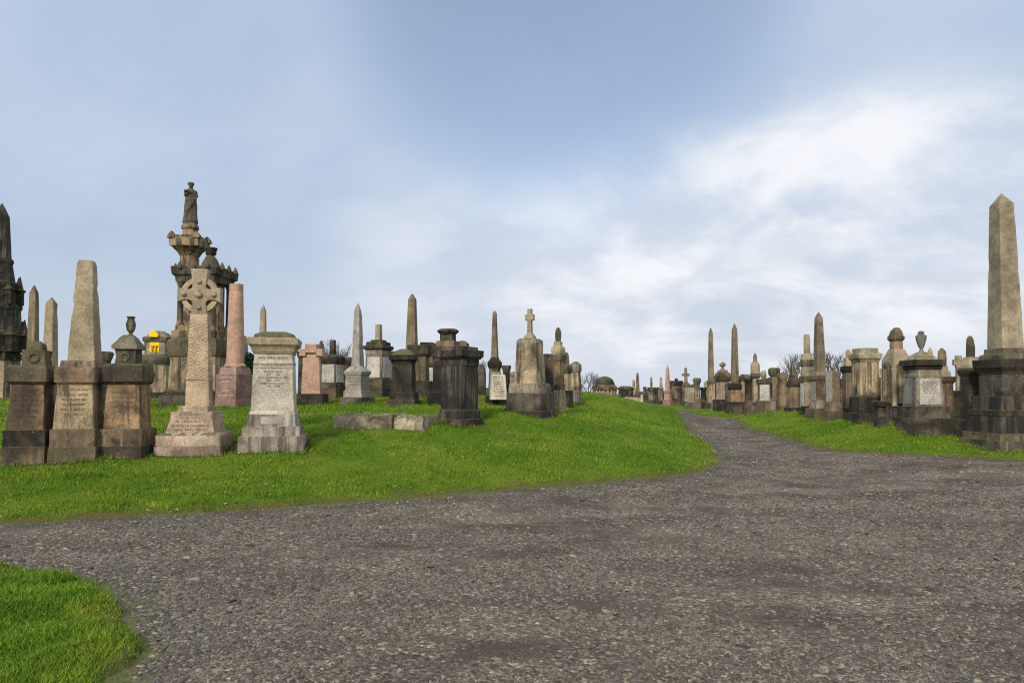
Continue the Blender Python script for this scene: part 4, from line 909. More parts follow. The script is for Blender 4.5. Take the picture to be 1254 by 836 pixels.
mon('pillar_monument', 'buff tomb with round-headed finial directly right of the urn tomb', 'monument', 1157, 21, -25, [
 ('base', 'mossy', q, [(526,34),(508,32)]), ('shaft', 'rust', q, [(508,22),(469,20)]), ('cornice', 'mossy', q, [(469,22),(465,29),(461,28)]), ('neck', 'oblk', q, [(461,20),(455,18),(453,13),(448,12)], {'dx': -2}),
 ('finial', 'oblkdark', r, [(448,11),(438,12),(430,10.5),(426,3)], {'dx': -3, 'ry': .7})], G_R)
mon('celtic_cross', 'thin far stone cross visible in the gap beside the dark wreath-topped tomb', 'cross', 1174, 25, -25, [('base', 'darkgrey', q, [(514,20),(494,18)]), ('shaft', 'grey', q, [(494,10),(450,8)], {'ry': .6}),
 ('cross_head', 'oblk', 'x', [(-3.5,450),(3.5,450),(3.5,447),(6.5,447),(6.5,440),(3.5,440),(3.2,435),(-3.2,435),(-3.5,440),(-6.5,440),(-6.5,447),(-3.5,447)], {'th': 5})])
mon('pillar_monument', 'tall blackened tomb with pointed wreath finial left of the biggest obelisk', 'monument', 1189, 18.0, -34, [
 ('base', 'mossy', q, [(534,44),(514,42)]), ('shaft', 'darkgrey', q, [(514,31),(460,29)]), ('cornice', 'darkgrey', q, [(460,30),(456,35),(453,36),(450,31)]), ('upper_block', 'oblk', q, [(450,28),(444,27),(441,22),(437,20)]),
 ('finial', 'mossy', o8, [(437,11),(425,11),(415,9),(411,4)], {'ry': .8})], G_R)
# the big obelisk
mon('obelisk_monument', 'largest obelisk at the right edge on a huge blackened stepped pedestal', 'obelisk', 1232.5, 16.9, -36, [
 ('footing', 'darkgrey', q, [(552,128),(540,126)]), ('step', 'mossy', q, [(540,118),(531,116)]), ('base', 'char', q, [(531,106),(509,104)]), ('base_moulding', 'soot', q, [(509,106),(504,104),(502,92)]),
 ('plinth', 'char', q, [(502,88),(487,86),(485,78)]), ('pedestal', 'darkgrey', q, [(485,72),(457,71)]), ('cornice', 'soot', q, [(457,73),(453,77),(448,86),(441,87),(439,74)]),
 ('cap', 'darkgrey', q, [(439,70),(434,69),(432,58),(426,56)]), ('shaft', 'oblk', q, [(426,46),(249,31.5),(237,1)], {'rough': .004, 'dx': -1.0})], G_OB, lean=(0,0))

G_B = 'dark back row tombs filling the right hand row'
def filler(label, cx, D, side, top, w, mat, kind, bot):
    if kind == 'slab':
        mon('headstone', label, 'headstone', cx, D, side, [('base', 'soot', q, [(bot,w*1.25),(bot-6,w*1.2)], {'ry': .6}), ('slab', mat, 'x', [(-w*.5,bot-6),(w*.5,bot-6),(w*.5,top+w*.35),(w*.35,top+w*.12),(0,top),(-w*.35,top+w*.12),(-w*.5,top+w*.35)], {'th': w*.3})], G_B)
    elif kind == 'cap':
        mon('tomb', label, 'tomb', cx, D, side, [('base', 'soot', q, [(bot,w*1.35),(bot-7,w*1.3)]), ('pedestal', mat, q, [(bot-7,w*1.05),(top+8,w)]), ('cornice', 'soot', q, [(top+8,w*1.1),(top+5,w*1.3),(top+3,w*1.3),(top,w*.7)])], G_B)
    else:
        mon('tomb', label, 'tomb', cx, D, side, [('base', 'darkgrey', q, [(bot,w*1.4),(bot-7,w*1.3)]), ('pedestal', mat, q, [(bot-7,w*1.05),(top+12,w)]), ('cornice', 'mossy', q, [(top+12,w*1.1),(top+9,w*1.25),(top+7,w*.8)]), ('knob', 'mossy', r, [(top+7,w*.35),(top+4,w*.55),(top+1,w*.45),(top,w*.1)])], G_B)
for a in [
 ('dark capped tomb filling the gap left of the reddish vase pedestal', 877.5, 44, -15, 464, 7, 'soot', 'cap', 499),
 ('low brown slab between the vase pedestal and second needle obelisk', 892, 39.5, -10, 468, 9, 'brown', 'slab', 500),
 ('brown capped tomb close behind the second needle obelisk, right side', 907, 40, -15, 462, 12, 'oblkdark', 'cap', 500),
 ('dark tomb behind and left of the white panel tomb', 930, 39, -15, 468, 11, 'soot', 'cap', 502),
 ('sooty round-topped slab right behind the white panel tomb', 942, 36, -15, 462, 10, 'darkgrey', 'slab', 503),
 ('brown tomb wedged between the block-capped and ribbed pillars', 953, 35, -18, 469, 10, 'brown', 'cap', 504),
 ('black tomb in the gap right of the ribbed pillar', 965, 34, -20, 466, 10, 'soot', 'cap', 505),
 ('dark slab between the steep-roofed tomb and the broken column', 979, 31.5, -20, 468, 10, 'soot', 'slab', 507),
 ('sooty knob-topped tomb behind the broken column tomb', 995, 32, -20, 452, 12, 'soot', 'knob', 506),
 ('brown tomb close behind the square-cut pillar', 1012, 29, -25, 462, 14, 'oblkdark', 'cap', 508),
 ('dark slab between the square-cut pillar and the boxy pedestal', 1029, 27.5, -25, 463, 12, 'darkgrey', 'slab', 511),
 ('low rough brown tomb at the foot of the stout obelisk, left side', 989, 27.5, -20, 497, 14, 'brown', 'cap', 511),
 ('sooty tomb behind the gap of boxy pedestal and niche tomb', 1083, 24.5, -25, 462, 16, 'oblkdark', 'cap', 514),
 ('dark tomb filling the gap behind the urn tomb, right side', 1168, 23, -25, 478, 14, 'soot', 'cap', 516),
 ('dark capped tomb between the small pink obelisk and the knob-capped tomb', 823, 58, 12, 470, 8, 'soot', 'cap', 497),
 ('brown slab tomb behind the cross-armed finial', 835, 55, 12, 470, 8, 'brown', 'slab', 497),
 ('dark tomb behind the wide pale slab tomb', 850, 52, 12, 470, 9, 'darkgrey', 'cap', 498),
 ('brown rounded slab left of the far left needle obelisk', 865.5, 46, -10, 466, 7, 'oblk', 'slab', 499),
 ('far dark low tomb at the foot of the thin skyline obelisk', 783, 66, 10, 479, 9, 'soot', 'cap', 496),
 ('far sooty tomb just left of the figure-topped pedestal', 793.5, 64, 10, 476, 6, 'soot', 'cap', 497),
 ('far brown slab tomb left of the small pink obelisk', 813, 60, 10, 478, 6, 'brown', 'slab', 497),
 ('grey slab standing between the pink column and canopy on the lawn', 262, 24, 20, 452, 14, 'brown', 'cap', 500),
 ('dark capped tomb behind the pale pedestal, right shoulder', 371, 24, 15, 430, 12, 'darkgrey', 'cap', 495),
 ('black tomb behind and right of the panelled tomb with stump', 480, 27.5, 15, 430, 16, 'brown', 'cap', 491),
 ('dark tomb behind the lichen-streaked black tomb, right side', 523, 28, 12, 419, 14, 'darkgrey', 'cap', 490),
 ('brown tomb between the marble panel tomb and charcoal pedestal', 541, 25, 12, 430, 13, 'brown', 'cap', 491)]:
    filler(*a)
# ------------------------------------------------------------------ ground sheets
def grid(az, rad):
    A, Rr = np.meshgrid(az, rad); return Rr*np.sin(A), Rr*np.cos(A), len(rad), len(az)
def sheet(name, x, y, z, nr, na, mat, wrap, edge=None, foot=None):
    n = nr*na; co = np.stack([x.ravel(), y.ravel(), z.ravel()], 1)
    i, j = np.meshgrid(np.arange(nr-1), np.arange(na if wrap else na-1), indexing='ij')
    j2 = (j+1) % na
    fc = np.stack([i*na+j, i*na+j2, (i+1)*na+j2, (i+1)*na+j], -1).reshape(-1, 4)[:, ::-1]
    me = bpy.data.meshes.new(name); me.vertices.add(n); me.vertices.foreach_set('co', co.ravel())
    me.loops.add(fc.size); me.loops.foreach_set('vertex_index', fc.ravel().astype(np.int32))
    me.polygons.add(len(fc)); me.polygons.foreach_set('loop_start', np.arange(0, fc.size, 4, dtype=np.int32))
    me.polygons.foreach_set('loop_total', np.full(len(fc), 4, np.int32))
    me.polygons.foreach_set('use_smooth', np.ones(len(fc), bool))
    me.update(calc_edges=True); me.materials.append(mat)
    if edge is not None:
        at_ = me.attributes.new('edge', 'FLOAT', 'POINT'); at_.data.foreach_set('value', edge.ravel().astype(np.float32))
    if foot is not None:
        at_ = me.attributes.new('foot', 'FLOAT', 'POINT'); at_.data.foreach_set('value', foot.ravel().astype(np.float32))
    o = bpy.data.objects.new(name, me); COL.objects.link(o); o['kind'] = 'structure'; return o
fine = np.radians(np.arange(-52, 52, .18)); coarse = np.radians(np.arange(52, 308, 4.0))
az = np.concatenate([fine, coarse])
r1 = np.exp(np.arange(math.log(.4), math.log(20), .012)); r2 = np.exp(np.arange(math.log(20.2), math.log(70), .016)); r3 = np.exp(np.arange(math.log(72), math.log(5200), .06))

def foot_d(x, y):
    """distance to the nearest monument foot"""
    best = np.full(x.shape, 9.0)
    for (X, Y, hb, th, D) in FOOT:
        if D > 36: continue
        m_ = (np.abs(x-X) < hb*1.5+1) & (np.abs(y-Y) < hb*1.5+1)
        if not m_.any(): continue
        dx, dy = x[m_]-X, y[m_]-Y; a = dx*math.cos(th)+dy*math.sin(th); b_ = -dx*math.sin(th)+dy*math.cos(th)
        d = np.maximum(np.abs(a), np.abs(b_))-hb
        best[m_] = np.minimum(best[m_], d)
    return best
# grass ground material
m, nt, b = newmat('turf'); k = NB(nt); tc = k.n('ShaderNodeTexCoord').outputs['Object']
col = k.mix(k.ramp(k.noise(tc, .55, 5, .6), .35, .65), (.085,.145,.008), (.145,.205,.018))
col = k.mix(k.math('MULTIPLY', k.ramp(k.noise(tc, 1.3, 5, .65), .52, .72), .6), col, (.15,.17,.022))
col = k.mix(k.math('MULTIPLY', k.ramp(k.noise(tc, 3.1, 6, .7), .56, .72), .55), col, (.03,.065,.008))
col = k.mix(k.ramp(k.noise(tc, 26, 5, .75), .35, .7, 0, .75), col, (.022,.055,.005))
brown = k.ramp(k.noise(tc, .8, 6, .7), .63, .76, 0, .6); col = k.mix(brown, col, (.10,.085,.03))
ea = k.n('ShaderNodeAttribute', attribute_name='edge').outputs['Fac']
em = k.ramp(k.math('ADD', ea, k.math('MULTIPLY', k.math('SUBTRACT', k.noise(tc, 2.2, 5, .7), .5), 1.0)), .34, .02)
col = k.mix(k.math('MULTIPLY', em, .85), col, k.mix(k.noise(tc, 8, 5, .7), (.06,.05,.03), (.15,.13,.04)))
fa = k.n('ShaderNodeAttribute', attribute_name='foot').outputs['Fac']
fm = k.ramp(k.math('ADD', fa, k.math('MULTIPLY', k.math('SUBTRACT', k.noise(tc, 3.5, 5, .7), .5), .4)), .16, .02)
col = k.mix(fm, col, k.mix(k.noise(tc, 9, 5, .7), (.035,.028,.016), (.085,.068,.035)))  # soil ring around monument feet, its dark colour also painting in contact shadow
k.l(col, b.inputs['Base Color']); b.inputs['Roughness'].default_value = .95; b.inputs['Specular IOR Level'].default_value = .05
bp = k.n('ShaderNodeBump'); bp.inputs['Strength'].default_value = .9; bp.inputs['Distance'].default_value = .06
k.l(k.math('ADD', k.noise(tc, 9, 6, .75), k.math('MULTIPLY', k.noise(tc, 45, 4, .7), .5)), bp.inputs['Height']); k.l(bp.outputs[0], b.inputs['Normal'])
TURF = m
# gravel material
m, nt, b = newmat('gravel'); k = NB(nt); tc = k.n('ShaderNodeTexCoord').outputs['Object']
wob = k.n('ShaderNodeTexNoise'); k.l(tc, wob.inputs['Vector']); wob.inputs['Scale'].default_value = 30
wv = k.n('ShaderNodeVectorMath', operation='SCALE'); k.l(wob.outputs['Color'], wv.inputs[0]); wv.inputs['Scale'].default_value = .02
tw = k.vadd(tc, wv.outputs[0])
def cells(scale):
    v = k.n('ShaderNodeTexVoronoi'); k.l(tw, v.inputs['Vector']); v.inputs['Scale'].default_value = scale
    sx = k.n('ShaderNodeSeparateColor'); k.l(v.outputs['Color'], sx.inputs[0]); return sx.outputs[0], sx.outputs[1], v.outputs['Distance']
c1, c1b, d1 = cells(38); c2, c2b, d2 = cells(75)
cr = k.n('ShaderNodeValToRGB'); k.l(c1, cr.inputs[0]); e = cr.color_ramp.elements
e[0].position = 0; e[0].color = (.036,.032,.029,1); e[1].position = 1; e[1].color = (.26,.235,.195,1)
for p_, c_ in ((.45,(.07,.063,.057)),(.7,(.105,.095,.082)),(.86,(.16,.142,.12))):
    x = e.new(p_); x.color = (*c_, 1)
cr2 = k.n('ShaderNodeValToRGB'); k.l(c2, cr2.inputs[0]); e = cr2.color_ramp.elements
e[0].color = (.034,.03,.028,1); e[1].color = (.15,.135,.115,1); x = e.new(.6); x.color = (.075,.067,.06,1)
small = k.ramp(c1b, .45, .55)
col = k.mix(small, cr.outputs[0], cr2.outputs[0])
h1 = k.math('SUBTRACT', 1.0, k.ramp(d1, .1, .62)); h2 = k.math('SUBTRACT', 1.0, k.ramp(d2, .1, .62))
hm = k.n('ShaderNodeMix'); k.l(small, hm.inputs[0]); k.l(h1, hm.inputs[2]); k.l(k.math('MULTIPLY', h2, .55), hm.inputs[3])
soil = k.ramp(k.noise(tc, 1.1, 6, .65), .45, .62)
col = k.mix(k.math('MULTIPLY', soil, k.ramp(hm.outputs[0], .75, .25)), col, (.05,.043,.037))
wet = k.ramp(k.noise(k.mapping(tc, (.4, .9, 1)), 1.0, 6, .65), .42, .6)
col = k.mix(1.0, col, k.mix(wet, (1.8,1.64,1.36), (1.12,1.02,.86)), 'MULTIPLY')
gs = k.math('MULTIPLY', k.ramp(k.noise(tc, 7, 5, .8), .62, .68), k.ramp(k.noise(tc, .7, 3), .42, .58))
col = k.mix(k.math('MULTIPLY', gs, .75), col, (.09,.12,.015))
ea = k.n('ShaderNodeAttribute', attribute_name='edge').outputs['Fac']
em = k.ramp(k.math('ADD', ea, k.math('MULTIPLY', k.math('SUBTRACT', k.noise(tc, 1.8, 6, .7), .5), 1.1)), -.5, .02)
col = k.mix(k.math('MULTIPLY', em, .8), col, k.mix(k.noise(tc, 12, 5, .7), (.035,.03,.025), (.07,.06,.045)))
ms_ = k.math('MULTIPLY', k.ramp(k.math('ADD', ea, k.math('MULTIPLY', k.math('SUBTRACT', k.noise(tc, 3.3, 6, .75), .5), 1.5)), -.2, .05), .65)
col = k.mix(ms_, col, (.10,.115,.02))
k.l(col, b.inputs['Base Color']); b.inputs['Roughness'].default_value = .85; b.inputs['Specular IOR Level'].default_value = .2
bp = k.n('ShaderNodeBump'); bp.inputs['Strength'].default_value = .8; bp.inputs['Distance'].default_value = .018
k.l(k.math('ADD', hm.outputs[0], k.math('MULTIPLY', k.noise(tc, 120, 3), .3)), bp.inputs['Height']); k.l(bp.outputs[0], b.inputs['Normal'])
GRAVEL = m

x, y, nr, na = grid(az, np.concatenate([r1, r2, r3]))
z = terrain(x, y); rr = np.hypot(x, y)
sd = lawn_sd(x, y)
lz = ss(-.05, .14, sd)
zl = z + np.where(rr < 70, lump(x, y)*lz, 0) + np.where(rr < 66, -.07 + .115*lz, 0)
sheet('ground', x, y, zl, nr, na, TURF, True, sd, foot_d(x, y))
x, y, nr, na = grid(az, np.concatenate([r1, r2[r2 < 64]]))
sd = lawn_sd(x, y); z = terrain(x, y) + .022*fbm(x*1.3, y*1.3, 41, 3) - .035*ss(.0, .5, sd)
sheet('gravel_road', x, y, z, nr, na, GRAVEL, True, sd)

def rawmesh(name, co, idx, size, mat, smooth=False):
    me = bpy.data.meshes.new(name); nf = len(idx)
    me.vertices.add(len(co)); me.vertices.foreach_set('co', co.astype(np.float32).ravel())
    me.loops.add(nf*size); me.loops.foreach_set('vertex_index', idx.astype(np.int32).ravel())
    me.polygons.add(nf); me.polygons.foreach_set('loop_start', np.arange(0, nf*size, size, dtype=np.int32)); me.polygons.foreach_set('loop_total', np.full(nf, size, np.int32))
    if smooth: me.polygons.foreach_set('use_smooth', np.ones(nf, bool))
    me.update(calc_edges=True); me.materials.append(mat)
    o = bpy.data.objects.new(name, me); COL.objects.link(o); o['kind'] = 'stuff'; return o

# ------------------------------------------------------------------ loose stones
m, nt, b = newmat('slate chips'); k = NB(nt)
rnd_ = k.n('ShaderNodeNewGeometry').outputs['Random Per Island']
cr = k.n('ShaderNodeValToRGB'); k.l(rnd_, cr.inputs[0]); e = cr.color_ramp.elements
e[0].color = (.04,.034,.027,1); e[1].color = (.26,.215,.155,1)
for p_, c_ in ((.3,(.08,.069,.054)),(.6,(.115,.099,.077)),(.76,(.14,.124,.1)),(.88,(.18,.152,.112)),(.96,(.23,.188,.135))):
    x_ = e.new(p_); x_.color = (*c_, 1)
tc = k.n('ShaderNodeTexCoord').outputs['Object']
k.l(k.mix(1.0, cr.outputs[0], k.mix(k.noise(tc, 90, 4, .7), (.7,.7,.7), (1.25,1.25,1.25)), 'MULTIPLY'), b.inputs['Base Color'])
b.inputs['Roughness'].default_value = .8
def polar(n, rmin, rmax, a0, a1, pw):
    """points with ground density falling as r^-pw"""
    u = RNG.random(n)
    if abs(pw-2) < 1e-6: rr = rmin*(rmax/rmin)**u
    else:
        e_ = 2-pw; rr = (rmin**e_+u*(rmax**e_-rmin**e_))**(1/e_)
    a = RNG.uniform(R(a0), R(a1), n); return rr*np.sin(a), rr*np.cos(a), rr
x, y, rr = polar(380000, 3.0, 34, -46, 46, 2.2)
sd = lawn_sd(x, y); dens = .5+1.5*fbm(x*.5, y*1.0, 61, 4); kp = (sd < -.02) & (RNG.random(len(x)) < dens)
x, y, rr, sd = x[kp], y[kp], rr[kp], sd[kp]
N = len(x)
size = np.exp(RNG.normal(math.log(.0076), .42, N))*(rr/5)**.45
big = RNG.random(N) < .009; size[big] *= 1.7
size = np.minimum(size, .04)
z = terrain(x, y)+.022*fbm(x*1.3, y*1.3, 41, 3)
corner = np.array([(-1,-1,-1),(1,-1,-1),(1,1,-1),(-1,1,-1),(-1,-1,1),(1,-1,1),(1,1,1),(-1,1,1)], float)
P = corner[None]*np.stack([RNG.uniform(.8, 1.5, N), RNG.uniform(.55, 1.0, N), RNG.uniform(.16, .4, N)], 1)[:, None]
P *= 1+RNG.uniform(-.45, .3, (N, 8, 3))
P[:, 4:, :2] *= .72
P *= size[:, None, None]
an = RNG.uniform(0, 2*math.pi, N); c_, s_ = np.cos(an)[:, None], np.sin(an)[:, None]
tx = RNG.normal(0, .18, (N, 2))
zz_ = P[:, :, 2]+P[:, :, 0]*tx[:, :1]+P[:, :, 1]*tx[:, 1:]
P = np.stack([P[:, :, 0]*c_-P[:, :, 1]*s_+x[:, None], P[:, :, 0]*s_+P[:, :, 1]*c_+y[:, None], zz_+(z+size*.1)[:, None]], -1)
qd = np.array([(4,5,6,7),(0,1,5,4),(1,2,6,5),(2,3,7,6),(3,0,4,7)])
idx = (np.arange(N)[:, None, None]*8+qd[None]).reshape(-1, 4)
rawmesh('loose_stones', P.reshape(-1, 3), idx, 4, m)
print('stones', N)

# ------------------------------------------------------------------ grass blades
m, nt, b = newmat('grass blades'); k = NB(nt); geo = k.n('ShaderNodeNewGeometry'); tc = k.n('ShaderNodeTexCoord').outputs['Object']
cr = k.n('ShaderNodeValToRGB'); k.l(geo.outputs['Random Per Island'], cr.inputs[0]); e = cr.color_ramp.elements
e[0].color = (.085,.15,.008,1); e[1].color = (.36,.32,.11,1)
for p_, c_ in ((.35,(.125,.20,.012)),(.7,(.18,.25,.022)),(.9,(.23,.265,.038)),(.97,(.29,.26,.07))):
    x_ = e.new(p_); x_.color = (*c_, 1)
col = k.mix(k.math('MULTIPLY', k.ramp(k.noise(tc, 1.3, 5, .65), .42, .64), .68), cr.outputs[0], (.28,.265,.04))
col = k.mix(k.math('MULTIPLY', k.ramp(k.noise(tc, .55, 5, .6), .36, .62), .5), (.07,.15,.008), col)
col = k.mix(1.0, col, k.mix(k.ramp(k.noise(tc, 2.6, 5, .65), .3, .7), (.68,.76,.66), (1.5,1.42,1.4)), 'MULTIPLY')
col = k.mix(brown_ := k.ramp(k.noise(tc, .8, 6, .7), .58, .72, 0, .7), col, (.2,.16,.055))
k.l(col, b.inputs['Base Color']); b.inputs['Roughness'].default_value = .7; b.inputs['Specular IOR Level'].default_value = .12
GRASS = m
def blades(name, n, rmin, rmax, a0, a1, pw, hmul=1.0, pts=None, moss=False):
    if pts is None: x, y, rr = polar(n, rmin, rmax, a0, a1, pw)
    else: x, y, rr = pts; n = len(x)
    sd = lawn_sd(x, y)
    tuft = fbm(x*2.3, y*2.3, 71, 3)
    p = np.where(sd > 0, (.8+.9*tuft)*ss(-.05, .32, sd+.45*fbm(x*3, y*3, 111, 2)), np.exp(sd/.1)*.2*(tuft > .0)+.3*np.exp(sd/.35)*(fbm(x*4, y*4, 77, 2) > .2))
    if moss: p = np.where((sd > -.5) & (sd < .28), np.exp(-((sd+.02)/.2)**2)*(fbm(x*1.9, y*1.9, 101, 3) > -.08), 0)
    if pts is None: p = p*ss(-.02, .16, foot_d(x, y)+.3*fbm(x*4, y*4, 121, 2))
    if pts is not None: p = np.where((sd > -.2) & (fbm(x*3, y*3, 131, 2) > -.08), 1.0, 0.0)
    kp = RNG.random(n) < p
    x, y, rr, sd, tuft = x[kp], y[kp], rr[kp], sd[kp], tuft[kp]; N = len(x)
    lz = ss(-.05, .14, sd)
    z = terrain(x, y)+lump(x, y)*lz-.07+.115*lz
    z = np.maximum(z, terrain(x, y)+.022*fbm(x*1.3, y*1.3, 41, 3)-.02)-.006
    h = hmul*RNG.uniform(.016, .05, N)*(1+1.1*np.clip(tuft, -.35, .6))*np.where(sd > .05, 1, .6)*np.clip((rr/6)**.25, .8, 1.4)
    w = .0021*(rr/4.2)**.75*RNG.uniform(.7, 1.35, N)
    an = RNG.uniform(0, 2*math.pi, N); ln = h*RNG.uniform(.25, 1.15, N); la = RNG.uniform(0, 2*math.pi, N)+.6*fbm(x*1.1, y*1.1, 81, 2)*6
    dx, dy = np.cos(an)*w, np.sin(an)*w
    lx, ly = np.cos(la)*ln, np.sin(la)*ln
    b0 = np.stack([x-dx, y-dy, z], 1); b1 = np.stack([x+dx, y+dy, z], 1)
    m0 = np.stack([x-dx*.75+lx*.35, y-dy*.75+ly*.35, z+h*.62], 1); m1 = np.stack([x+dx*.75+lx*.35, y+dy*.75+ly*.35, z+h*.62], 1)
    tp = np.stack([x+lx, y+ly, z+h], 1)
    co = np.stack([b0, b1, m1, m0, tp], 1).reshape(-1, 3)
    base = np.arange(N)[:, None]*5
    tri = np.concatenate([base+np.array([[0,1,2]]), base+np.array([[0,2,3]]), base+np.array([[3,2,4]])], 0)
    print(name, N)
    return rawmesh(name, co, tri, 3, MOSS if moss else GRASS)
m, nt, b = newmat('edge moss'); k = NB(nt)
cr = k.n('ShaderNodeValToRGB'); k.l(k.n('ShaderNodeNewGeometry').outputs['Random Per Island'], cr.inputs[0]); e = cr.color_ramp.elements
e[0].color = (.10,.13,.012,1); e[1].color = (.32,.25,.07,1); x_ = e.new(.5); x_.color = (.21,.215,.03,1)
k.l(cr.outputs[0], b.inputs['Base Color']); b.inputs['Roughness'].default_value = .8; b.inputs['Specular IOR Level'].default_value = .1
MOSS = m
blades('edge_moss', 1000000, 3.4, 24, -46, 46, 1.9, .45, moss=True)
# longer uncut grass against the feet of the monuments
tx_, ty_ = [], []
for (X, Y, hb, th, D) in FOOT:
    if D > 30: continue
    nn = int(hb*8*26*(12/D)**.5*6)
    e_ = RNG.uniform(-1.04, 1.04, nn); side_ = RNG.integers(0, 4, nn); off_ = hb+np.abs(RNG.normal(0, .05, nn))+.005
    lx = np.where(side_ == 0, e_*hb, np.where(side_ == 1, off_, np.where(side_ == 2, e_*hb, -off_))); ly = np.where(side_ == 0, -off_, np.where(side_ == 1, e_*hb, np.where(side_ == 2, off_, e_*hb)))
    tx_.append(X+lx*math.cos(th)-ly*math.sin(th)); ty_.append(Y+lx*math.sin(th)+ly*math.cos(th))
tx_ = np.concatenate(tx_); ty_ = np.concatenate(ty_)
blades('uncut_grass', 0, 0, 0, 0, 0, 0, 1.55, pts=(tx_, ty_, np.hypot(tx_, ty_)))
blades('grass', 560000, 3.4, 42, -46, 46, 2.15)
blades('grass', 110000, 3.4, 7.2, -50, -18, 1.4, 1.15)

# fallen leaves
m, nt, b = newmat('fallen leaf'); k = NB(nt)
k.l(k.mix(k.n('ShaderNodeNewGeometry').outputs['Random Per Island'], (.16,.075,.03), (.36,.22,.14)), b.inputs['Base Color'])
x, y, rr = polar(5200, 3.6, 24, -44, 44, 2.0); sd = lawn_sd(x, y)
kp = (sd > -.12) & (fbm(x*.7, y*.7, 91, 2) > .12)
x, y, rr = x[kp][:520], y[kp][:520], rr[kp][:520]; N = len(x)
z = terrain(x, y)+lump(x, y)+.065
s_ = RNG.uniform(.012, .03, N); an = RNG.uniform(0, 6.28, N)
L = np.array([(-1,0,0),(-.3,-.6,.15),(.5,-.5,.1),(1.1,0,.3),(.5,.5,.15),(-.3,.6,.05)])
tl = RNG.normal(0, .3, (N, 2))
px_ = L[None, :, 0]*np.cos(an)[:, None]-L[None, :, 1]*np.sin(an)[:, None]; py_ = L[None, :, 0]*np.sin(an)[:, None]+L[None, :, 1]*np.cos(an)[:, None]
co = np.stack([x[:, None]+px_*s_[:, None], y[:, None]+py_*s_[:, None], z[:, None]+(L[None, :, 2]+px_*tl[:, :1]+py_*tl[:, 1:])*s_[:, None]], -1).reshape(-1, 3)
rawmesh('fallen_leaves', co, (np.arange(N)[:, None]*6+np.arange(6)[None]), 6, m)

# white kerb stone where the path bends out of sight
X, Y, Z = at(797, 497.5, 41)
t = thing('kerb_stone', 'small pale stone set in the grass where the path bends out of sight', 'stone', (X, Y, tz(X, Y)))
v, f = loft([(.24, -.2), (.22, .1), (.14, .16)], 8, .5, rough=.04, step=.1); link('stone', v, f, 'marble', t)

# ------------------------------------------------------------------ trees and shrub
m, nt, b = newmat('bark'); k = NB(nt); tc = k.n('ShaderNodeTexCoord').outputs['Object']
k.l(k.mix(k.noise(tc, 4, 4), (.075,.06,.052), (.15,.125,.11)), b.inputs['Base Color']); MT['bark'] = m
m, nt, b = newmat('ivy leaf'); k = NB(nt)
k.l(k.mix(k.n('ShaderNodeNewGeometry').outputs['Random Per Island'], (.012,.04,.008), (.045,.10,.018)), b.inputs['Base Color']); MT['leaf'] = m
def bare_tree(label, cx, ybase, ytop, D, wpx, seed, density=1.0):
    rd = random.Random(seed)
    X, Y, Z = at(cx, ybase, D); zt = at(cx, ytop, D)[2]; z0 = tz(X, Y)
    Hh = zt-z0; W = wpx*D/F*.5
    root = thing('bare_tree', label, 'tree', (X, Y, z0), 0, 'bare winter trees on the skyline')
    def seg(p, q_, ra, rb, ms):
        d = (q_-p).normalized(); a = d.orthogonal().normalized(); b_ = d.cross(a); V = []
        for (c, rr_) in ((p, ra), (q_, rb)):
            for j in range(4):
                t_ = j*math.pi/2; V.append(tuple(c+a*rr_*math.cos(t_)+b_*rr_*math.sin(t_)))
        ms.append((V, [(j, (j+1) % 4, 4+(j+1) % 4, 4+j) for j in range(4)]))
    tr, crn = [], []
    p = Vector((0, 0, -.3)); th_ = Hh*.35
    for i in range(4):
        q_ = Vector((rd.uniform(-.05, .05)*Hh*.3, rd.uniform(-.05, .05), th_*(i+1)/4)); seg(p, q_, Hh*.024*(1-i*.12), Hh*.024*(1-(i+1)*.12), tr); p = q_
    def grow(p, d, L, ra, lev):
        n = 3; pp = p
        for i in range(n):
            d = (d+Vector((rd.uniform(-.22, .22), rd.uniform(-.22, .22), rd.uniform(-.02, .16)))).normalized()
            q_ = pp+d*L/n; seg(pp, q_, ra*(1-.25*i/n), ra*(1-.25*(i+1)/n), crn); pp = q_
            if lev < 4 and rd.random() < .75*density:
                dd = (d+Vector((rd.uniform(-1, 1), rd.uniform(-1, 1), rd.uniform(-.1, .6)))).normalized(); grow(pp, dd, L*rd.uniform(.55, .75), ra*.55, lev+1)
        if lev < 4:
            for _ in range(2):
                dd = (d+Vector((rd.uniform(-.8, .8), rd.uniform(-.8, .8), rd.uniform(0, .5)))).normalized(); grow(pp, dd, L*rd.uniform(.6, .8), ra*.6, lev+1)
    for i in range(6):
        a = i*1.05+rd.random(); grow(Vector((0, 0, th_*rd.uniform(.5, 1))), Vector((math.cos(a)*W/Hh*1.6, math.sin(a)*W/Hh*1.6, .9)).normalized(), Hh*.27, Hh*.012, 1)
    v, f = join(*tr); link('trunk', v, f, 'bark', root, smooth=False)
    v, f = join(*crn); V = np.array(v)
    mx = np.percentile(np.abs(V[:, 0]), 98); sc = min(1.6, W/mx); zs = Hh/np.percentile(V[:, 2], 99.5)
    V[:, :2] *= sc; V[:, 2] *= min(1.5, zs)
    link('crown', [tuple(a) for a in V], f, 'bark', root, smooth=False); return root
bare_tree('bare purple-brown tree beside the distant domed mausoleum', 721, 490, 456, 75, 34, 3)
bare_tree('bare tree behind the broken column, left of the stout obelisk', 977, 498, 434, 62, 34, 4)
bare_tree('bare tree spreading out right of the stout obelisk', 1019, 498, 431, 60, 44, 6)
bare_tree('thin bare tree twigs between the headstone and the charcoal pedestal', 588, 492, 440, 60, 24, 8, .7)
bare_tree('wispy bare tree above the sooty pedestal with the broken stump', 413, 490, 417, 62, 34, 9, .7)

